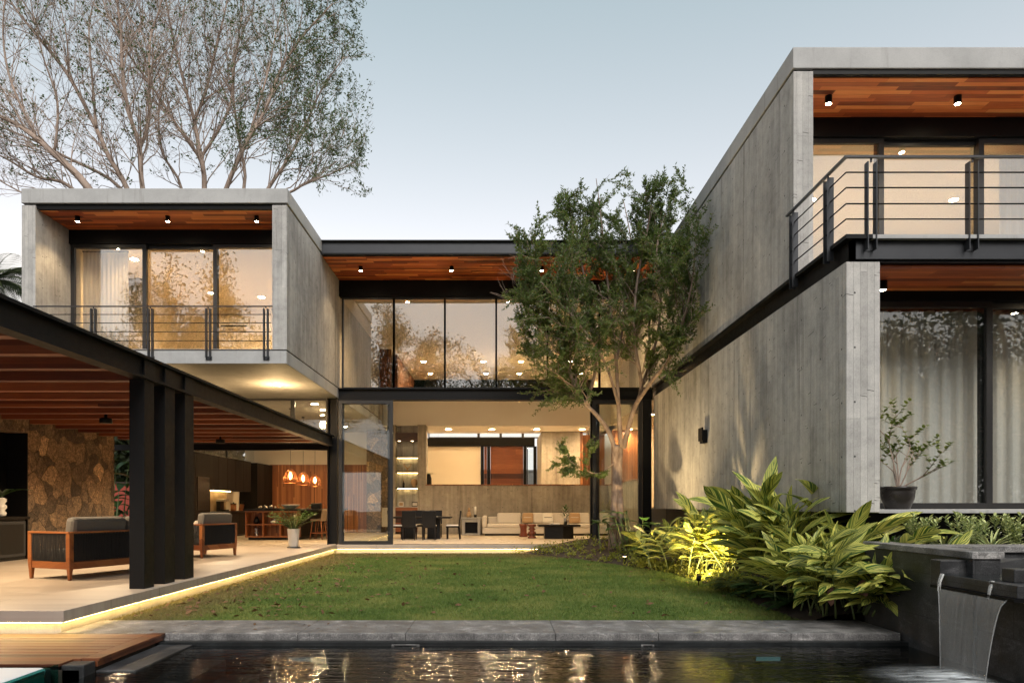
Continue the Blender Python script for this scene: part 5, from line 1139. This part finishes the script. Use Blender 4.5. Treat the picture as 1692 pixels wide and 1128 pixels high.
# ------------------------------------------------------------------ trees
def smooth_path(pts, rad, sub=4):
    """Catmull-Rom through traced joints"""
    pts = [Vector(p) for p in pts]; out = []; ro = []; n = len(pts)
    for i in range(n - 1):
        p0, p1, p2, p3 = pts[max(i - 1, 0)], pts[i], pts[i + 1], pts[min(i + 2, n - 1)]
        for s in range(sub):
            t = s / sub; out.append(.5 * ((2 * p1) + (p2 - p0) * t + (2 * p0 - 5 * p1 + 4 * p2 - p3) * t * t + (3 * p1 - p0 - 3 * p2 + p3) * t ** 3)); ro.append(rad[i] + (rad[i + 1] - rad[i]) * t)
    out.append(pts[-1]); ro.append(rad[-1]); return out, ro
def sprout(mb, p, d, L, r, lv, g, tips, wander=.12, lift=.03, kids=(2, 4), ang=(.4, .9), keep=None, nseg=5, shrink=(.5, .8)):
    pts = [p]; 
    for i in range(nseg):
        d = (d + Vector((g.gauss(0, wander), g.gauss(0, wander), g.gauss(0, wander) + lift))).normalized(); q = pts[-1] + d * (L / nseg)
        if keep and not keep(q): break
        pts.append(q)
    if len(pts) < 3: return
    k = len(pts) - 1; mb.tube(pts, [max(r * (1 - .55 * i / k), .004) for i in range(k + 1)], 5 if r > .02 else 3, False)
    for i in range(1, k + 1): tips.append((pts[i], (pts[i] - pts[i - 1]).normalized(), lv))
    if lv <= 0: return
    for q in range(g.randint(*kids)):
        i = g.randint(1, k); t = (pts[i] - pts[i - 1]).normalized(); ax = Vector((g.gauss(0, 1), g.gauss(0, 1), g.gauss(0, 1))); ax = (ax - t * ax.dot(t)).normalized(); an = g.uniform(*ang)
        sprout(mb, pts[i], (t * math.cos(an) + ax * math.sin(an)).normalized(), L * g.uniform(*shrink), max(r * .55, .0045), lv - 1, g, tips, wander, lift, kids, ang, keep, nseg, shrink)

# the tree on the lawn before the house
t = T('garden_tree', 'slim pale-trunked tree with fine dark leaves on the lawn before the living room', 'tree', (X(1019, 18.4), 18.4, -.3))
tr = MB(); g = random.Random(11); tips = []
def lim(seq): return [P(*q) for q in seq]
for seq, rad in (
    ([(1012, 930, 18.4), (1013, 880, 18.4), (1016, 820, 18.4), (1017, 770, 18.4), (1018, 735, 18.3)], [.155, .115, .098, .10, .115]),
    ([(1028, 930, 18.3), (1027, 880, 18.32), (1024, 820, 18.35), (1023, 770, 18.4), (1024, 735, 18.35)], [.145, .10, .085, .09, .105]),
    ([(1018, 745, 18.3), (1004, 710, 18.2), (985, 685, 18), (965, 665, 17.8), (950, 640, 17.5), (935, 600, 17.3), (905, 560, 17.0), (872, 525, 16.8)], [.09, .075, .068, .062, .05, .038, .026, .014]),
    ([(968, 668, 17.8), (985, 600, 17.8), (975, 520, 17.5), (962, 440, 17.5), (945, 370, 17.3), (955, 310, 17)], [.055, .05, .04, .03, .02, .01]),
    ([(1026, 738, 18.3), (1022, 670, 18), (1018, 600, 17.8), (1010, 520, 17.6), (1000, 430, 17.5), (992, 350, 17.2), (985, 295, 17)], [.085, .065, .052, .042, .03, .018, .01]),
    ([(1030, 740, 18.3), (1046, 680, 18), (1060, 640, 17.6), (1048, 560, 17.2), (1052, 470, 17), (1068, 390, 16.8), (1080, 310, 16.8)], [.095, .08, .068, .05, .038, .025, .012]),
    ([(1048, 672, 18), (1075, 632, 17), (1104, 595, 16.2), (1126, 540, 15.5), (1143, 470, 15.0), (1150, 400, 14.9)], [.07, .06, .05, .04, .025, .012]),
    ([(1022, 670, 18), (1000, 600, 17.4), (960, 540, 16.7), (915, 490, 16.3), (885, 455, 16)], [.05, .042, .035, .025, .012]),
    ([(1060, 640, 17.6), (1085, 560, 17.2), (1092, 480, 17.0), (1085, 410, 16.8), (1100, 350, 16.8)], [.05, .04, .03, .02, .01]),
    ([(1018, 600, 17.8), (1035, 510, 18.6), (1045, 420, 18.8), (1030, 330, 18.8)], [.045, .035, .025, .012]),
    ([(1014, 765, 18.3), (990, 782, 18.2), (965, 775, 18.0), (940, 760, 17.8)], [.018, .013, .009, .006])):
    pts, rr = smooth_path(lim(seq), rad if rad[0] > .1 else [q * .8 for q in rad]); tr.tube(pts, rr, 9)
    if rad[0] > .14: continue
    n = len(pts); low = rad[0] < .035
    for i in range(int(n * (.35 if not low else .3)), n):
        for _ in range(2 if not low else 1):
            tt = (pts[i] - pts[i - 1]).normalized(); ax = Vector((g.gauss(0, 1), g.gauss(0, 1), g.gauss(0, .7))); ax = (ax - tt * ax.dot(tt)).normalized(); an = g.uniform(.4, 1.1)
            sprout(tr, pts[i], (tt * math.cos(an) + ax * math.sin(an)).normalized(), g.uniform(.55, 1.25) * (1 if not low else .5), min(.02, rr[i] * .5), 2, g, tips, .10, .03, (3, 4), (.35, .9), lambda q: q.x < 4.5 and q.z > (1.9 if q.x < 2.9 else 2.6) and q.y < 20.0 and q.z < 9.3 - .35 * abs(q.x - 3.1) + .25 * math.sin(q.x * 5))
tr.sm = [True] * len(tr.f)
tr.build('trunk', M['bark'], t, world=True)
ga = np.random.default_rng(3)
tp = [q for q in tips if q[2] <= 1]; c0 = np.array([tuple(q[0]) for q in tp]); d0_ = np.array([tuple(q[1]) for q in tp])
REP = max(3, int(128000 / max(1, len(tp)))); print('LEAF', len(tp), REP)
u = ga.random((len(c0), REP)).ravel(); dr = np.repeat(d0_, REP, 0); sp_ = ga.normal(0, 1, (len(dr), 3)) * [1, 1, .55]; sp_ = norm(sp_ - dr * (sp_ * dr).sum(1, keepdims=True))
d = norm(sp_ + dr * .75 + [0, 0, .05]); c = np.repeat(c0, REP, 0) - dr * (u * .16)[:, None] + d * .035 + ga.normal(0, .012, (len(dr), 3))
keep = (c[:, 0] < 4.57) & (VX + c[:, 0] * F / c[:, 1] > 842 + 14 * np.sin(c[:, 2] * 4)); c, d = c[keep], d[keep]; n = len(c); print('garden tree leaves', n, len(tp), flush=True)
off = np.array(t.location); nm_a = norm(ga.normal(0, .7, (n, 3)) + [0, 0, .8])
bulk('crown', leaf_quads(c, d, nm_a, ga.uniform(.045, .095, n), ga.uniform(.02, .038, n)) - off, 4, M['tree_leaf'], t)

# the wide sparse tree behind the left box
t = T('spreading_tree', 'huge spreading tree with pale bare branches and sparse leaves behind the left box', 'tree', (X(285, 28), 28, -1.7))
tr = MB(); g = random.Random(23); tips = []; gtips = []
base = P(285, 560, 28)
tr.tube([(base.x, 28, -1.7), (base.x + .1, 28, 2), tuple(base)], [.75, .6, .55], 10)
limbs = [
 ([(147, 312), (90, 255), (38, 212), (-10, 188), (-70, 160)], 27, .24, 1), ([(210, 312), (181, 261), (159, 212), (113, 125), (68, 68), (23, 11), (-5, -40)], 28, .17, 1),
 ([(236, 312), (231, 246), (212, 181), (202, 113), (200, 57), (193, 0), (188, -50)], 26, .15, 1), ([(231, 246), (246, 197), (246, 113), (250, 57), (265, 11), (272, -40)], 26, .11, 1),
 ([(338, 312), (329, 246), (321, 200), (306, 144), (287, 68), (272, -10)], 28, .17, 1), ([(321, 200), (340, 151), (355, 87), (371, 23), (380, -30)], 28, .11, 1),
 ([(331, 262), (363, 212), (382, 166), (386, 106), (397, 45), (405, -20)], 28, .11, 1), ([(374, 312), (408, 234), (439, 181), (465, 113), (503, 57), (548, 8)], 27, .15, 1.0),
 ([(403, 312), (397, 242), (389, 189), (386, 150), (392, 80), (420, 10)], 30, .12, 1), ([(443, 312), (473, 268), (503, 212), (530, 151), (568, 95)], 28, .12, 1.2),
 ([(440, 325), (478, 318), (507, 302), (548, 287), (585, 268)], 27, .10, 1.6), ([(159, 212), (155, 159), (147, 49), (159, -10)], 28, .10, 1),
 ([(200, 312), (110, 260), (40, 225), (-30, 200)], 30, .12, 1), ([(331, 262), (290, 204), (252, 144), (216, 95), (178, 23), (165, -20)], 28, .11, 1),
 ([(120, 312), (60, 292), (10, 262), (-40, 240)], 29, .12, 1), ([(140, 330), (70, 330), (20, 310), (-30, 280)], 28, .09, 1.1), ([(64, 234), (20, 140), (5, 60), (10, -20)], 27, .10, 1),
 ([(300, 312), (270, 255), (262, 190), (275, 120), (300, 40), (310, -30)], 31, .10, 1), ([(410, 230), (440, 130), (455, 60), (470, -10)], 27, .08, 1.1), ([(90, 255), (95, 170), (70, 90), (50, 0)], 27, .09, 1), ([(113, 125), (110, 60), (95, -10)], 28, .07, 1)]
zr = ZR1 + .05
def ok(q): return not (-10.9 < q.x < -4.6 and q.z < zr + .3 and q.y < 27.4) and VX + q.x * F / q.y < 608 + 12 * math.sin(q.z * 2) and VY - (q.z - H) * F / q.y < 326
for seq, D, r0, dens in limbs:
    jit = [D + .15 * math.sin(i * 2.1 + D) for i in range(len(seq))]
    pts = [P(a, b, j) for (a, b), j in zip(seq, jit)]
    if seq[0][1] > 290: pts = [base + Vector((g.uniform(-.2, .2), g.uniform(-.2, .2), 0)), base.lerp(pts[0], .55) + Vector((0, .3, .1))] + pts; rad = [r0 * 1.3, r0 * 1.15]
    else: rad = []
    k = len(seq); rad = rad + [r0 * (1 - .72 * i / (k - 1)) for i in range(k)]
    path, rr = smooth_path(pts, rad); rr = [q * .62 for q in rr]; tr.tube(path, rr, 7)
    n = len(path); st0 = 8 if seq[0][1] > 290 else 2
    for i in range(st0, n):
        for _ in range(2):
            if g.random() > .8: continue
            tt = (path[i] - path[i - 1]).normalized(); ax = Vector((g.gauss(0, 1), g.gauss(0, .7), g.gauss(.25, .6))); ax = (ax - tt * ax.dot(tt)).normalized(); an = g.uniform(.35, .8)
            tl = gtips if dens > 1.1 or (D == 27 and seq[0][0] == 374) else tips
            sprout(tr, path[i], (tt * math.cos(an) + ax * math.sin(an) + Vector((0, 0, .1))).normalized(), g.uniform(1.2, 2.6), min(.026, rr[i] * .45), 3, g, tl, .13, .035, (2, 3), (.3, .75), ok, 5, (.55, .8))
tr.sm = [True] * len(tr.f)
tr.build('trunk', M['bark2'], t, world=True); print('big tree faces', len(tr.f), len(tips), len(gtips))
off = np.array(t.location)
ends = np.array([tuple(q[0]) for q in tips if q[2] <= 1]); dd = np.array([tuple(q[1]) for q in tips if q[2] <= 1])
sel = ga.random(len(ends)) < .07; ends, dd = ends[sel], dd[sel]
c = np.repeat(ends, 3, 0) + ga.normal(0, .055, (len(ends) * 3, 3)); n = len(c)
V1 = leaf_quads(c, np.repeat(dd, 3, 0) + ga.normal(0, .8, (n, 3)), ga.normal(0, 1, (n, 3)), ga.uniform(.07, .14, n), ga.uniform(.05, .09, n))
ends = np.array([tuple(q[0]) for q in gtips if q[2] <= 1]); dd = np.array([tuple(q[1]) for q in gtips if q[2] <= 1]); rep = 2
c = np.repeat(ends, rep, 0) + ga.normal(0, .07, (len(ends) * rep, 3)); n = len(c)
V2 = leaf_quads(c, np.repeat(dd, rep, 0) + ga.normal(0, .6, (n, 3)) - [0, 0, .35], ga.normal(0, .6, (n, 3)) + [0, 0, .6], ga.uniform(.10, .20, n), ga.uniform(.03, .06, n))
bulk('crown', np.concatenate([V1, V2]) - off, 4, M['big_leaf'], t)
# dark palm at the left edge
t = T('palm_tree', 'dark palm whose fronds show at the left picture edge beside the box', 'palm', (X(-6, 24), 24, -1.7)); lf = MB(); rc = MB(); hd = P(-14, 465, 24) - Vector((X(-6, 24), 24, -1.7))
MB().tube([(0, 0, 0), (.1, 0, hd.z * .5), tuple(hd)], [.2, .16, .14], 10).build('trunk', M['bark2'], t)
for k in range(52):
    a = k * 2.4; p = hd.copy(); up = rng.uniform(-.1, 1.4); out = Vector((math.cos(a), math.sin(a), 0)); d = (out + Vector((0, 0, up))).normalized(); pts = [p.copy()]
    for i in range(12): p = p + d * .17; d = (d + Vector((0, 0, -.10))).normalized(); pts.append(p.copy())
    rc.tube(pts, [.02 * (1 - i / 14) for i in range(13)], 4, False); s = Vector((-math.sin(a), math.cos(a), 0))
    for i in range(2, 13):
        for sd in (-1, 1):
            for hf in (0, .5): lf.leaf(pts[i - 1].lerp(pts[i], hf), s * sd + (pts[i] - pts[i - 1]).normalized() * .9 + Vector((0, 0, -.25)), (0, 0, 1), .62 * math.sin(math.pi * (i / 14) ** .8) + .12, .035, .4, .1, 2)
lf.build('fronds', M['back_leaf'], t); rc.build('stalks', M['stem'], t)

# trees on the far side of the garden: they stand behind the camera and show in the window panes
def back_tree(x, y, h, r, seed, label):
    g = random.Random(seed); gn = np.random.default_rng(seed); t = T('broad_tree', label, 'tree', (x, y, -1.7), 0, 'trees across the garden'); tr = MB(); tips = []
    tr.tube([(0, 0, 0), (.1, .1, h * .35), (.15, .03, h * .65)], [.4, .3, .25], 8)
    for k in range(13):
        a = k * 2.4 + g.uniform(-.3, .3); sprout(tr, Vector((.15, .03, h * g.uniform(.4, .62))), Vector((math.cos(a) * g.uniform(.5, 1.4), math.sin(a) * g.uniform(.5, 1.4), 1)).normalized(), min(h * .42, r * .8), .14, 2, g, tips, .12, .02, (3, 4), (.4, .9), None, 6, (.45, .7))
    tr.build('trunk', M['bark2'], t); ends = np.array([tuple(q[0]) for q in tips if q[2] <= 1]); rep = max(2, int(30000 / len(ends))); c = np.repeat(ends, rep, 0) + gn.normal(0, .35, (len(ends) * rep, 3)); n = len(c)
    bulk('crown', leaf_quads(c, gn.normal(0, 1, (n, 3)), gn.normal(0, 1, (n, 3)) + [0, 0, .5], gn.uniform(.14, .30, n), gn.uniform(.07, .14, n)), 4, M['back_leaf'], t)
for i, (x, y, h, r) in enumerate(((-19, -9, 16.5, 6), (-8.6, -15, 18, 7.2), (4.0, -15.5, 18, 7.6), (10.5, -15, 17, 5), (-3, -26, 9.5, 6), (4, -27, 9, 6), (17, -3, 9, 5), (23, -1, 10, 5), (15, -11, 8, 5))):
    back_tree(x, y, h, r, 70 + i, ['broad leafy tree across the garden behind the pool, far left', 'broad leafy tree across the garden, second from the left', 'broad leafy tree across the garden right of the open gap', 'broad leafy tree across the garden, far right', 'lower leafy tree across the garden in the gap, left one', 'lower leafy tree across the garden in the gap, right one', 'leafy tree at the right side of the pool garden, nearest the house', 'leafy tree at the right side of the pool garden, farthest right', 'leafy tree at the right side of the pool garden, behind the pool'][i])
t = T('boundary_wall', 'plain grey boundary wall beyond the front door court', 'wall', (0, 41, -1.7)); MB().box(-14, 41, 0 - 1.7, 14, 41.3, 3.2).build('face', M['conc'], t, world=True); MB().box(-14, 40.95, 3.2, 14, 41.35, 3.3).build('coping', M['conc'], t, world=True)

t = T('hedge', 'tall dark hedge outside the kitchen at the left, seen past the stone wall', 'hedge', (-13, 25, -1.7)); n = 34000
c = np.stack([np.where(ga.random(n) < .5, ga.uniform(-19, -11.6, n), ga.uniform(-13.6, -12.2, n)), np.zeros(n), ga.uniform(-.5, 5.2, n) ** 1.0], 1)
bk = c[:, 0] < -13.6; c[:, 1] = np.where(bk | (ga.random(n) < .45), ga.uniform(24.2, 25.6, n), ga.uniform(23.8, 33, n)); c[:, 2] += .25 * np.sin(c[:, 0] * 3) + .2 * np.sin(c[:, 1] * 2)
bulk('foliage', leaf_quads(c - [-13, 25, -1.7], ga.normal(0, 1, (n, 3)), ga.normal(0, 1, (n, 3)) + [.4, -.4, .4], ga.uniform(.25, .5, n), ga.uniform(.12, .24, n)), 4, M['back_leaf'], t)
MB().box(-19, 24.7, 0, -12.6, 25.2, 6.2).box(-13.1, 25.2, 0, -12.7, 33, 6.2).build('inner_twigs', M['soil'], t, world=False) if False else None

t = T('hedge', 'added hedge behind the camera to darken reflections in the lower right window', 'hedge', (17, -9, -1.7)); n = 90000  # unseen hedge added to darken what the lower right panes reflect
c = np.stack([ga.uniform(5, 34, n), ga.uniform(-9.8, -8.4, n), ga.uniform(-1.5, 7.2, n)], 1); c[:, 2] += .5 * np.sin(c[:, 0] * 1.3) * (c[:, 2] > 4)
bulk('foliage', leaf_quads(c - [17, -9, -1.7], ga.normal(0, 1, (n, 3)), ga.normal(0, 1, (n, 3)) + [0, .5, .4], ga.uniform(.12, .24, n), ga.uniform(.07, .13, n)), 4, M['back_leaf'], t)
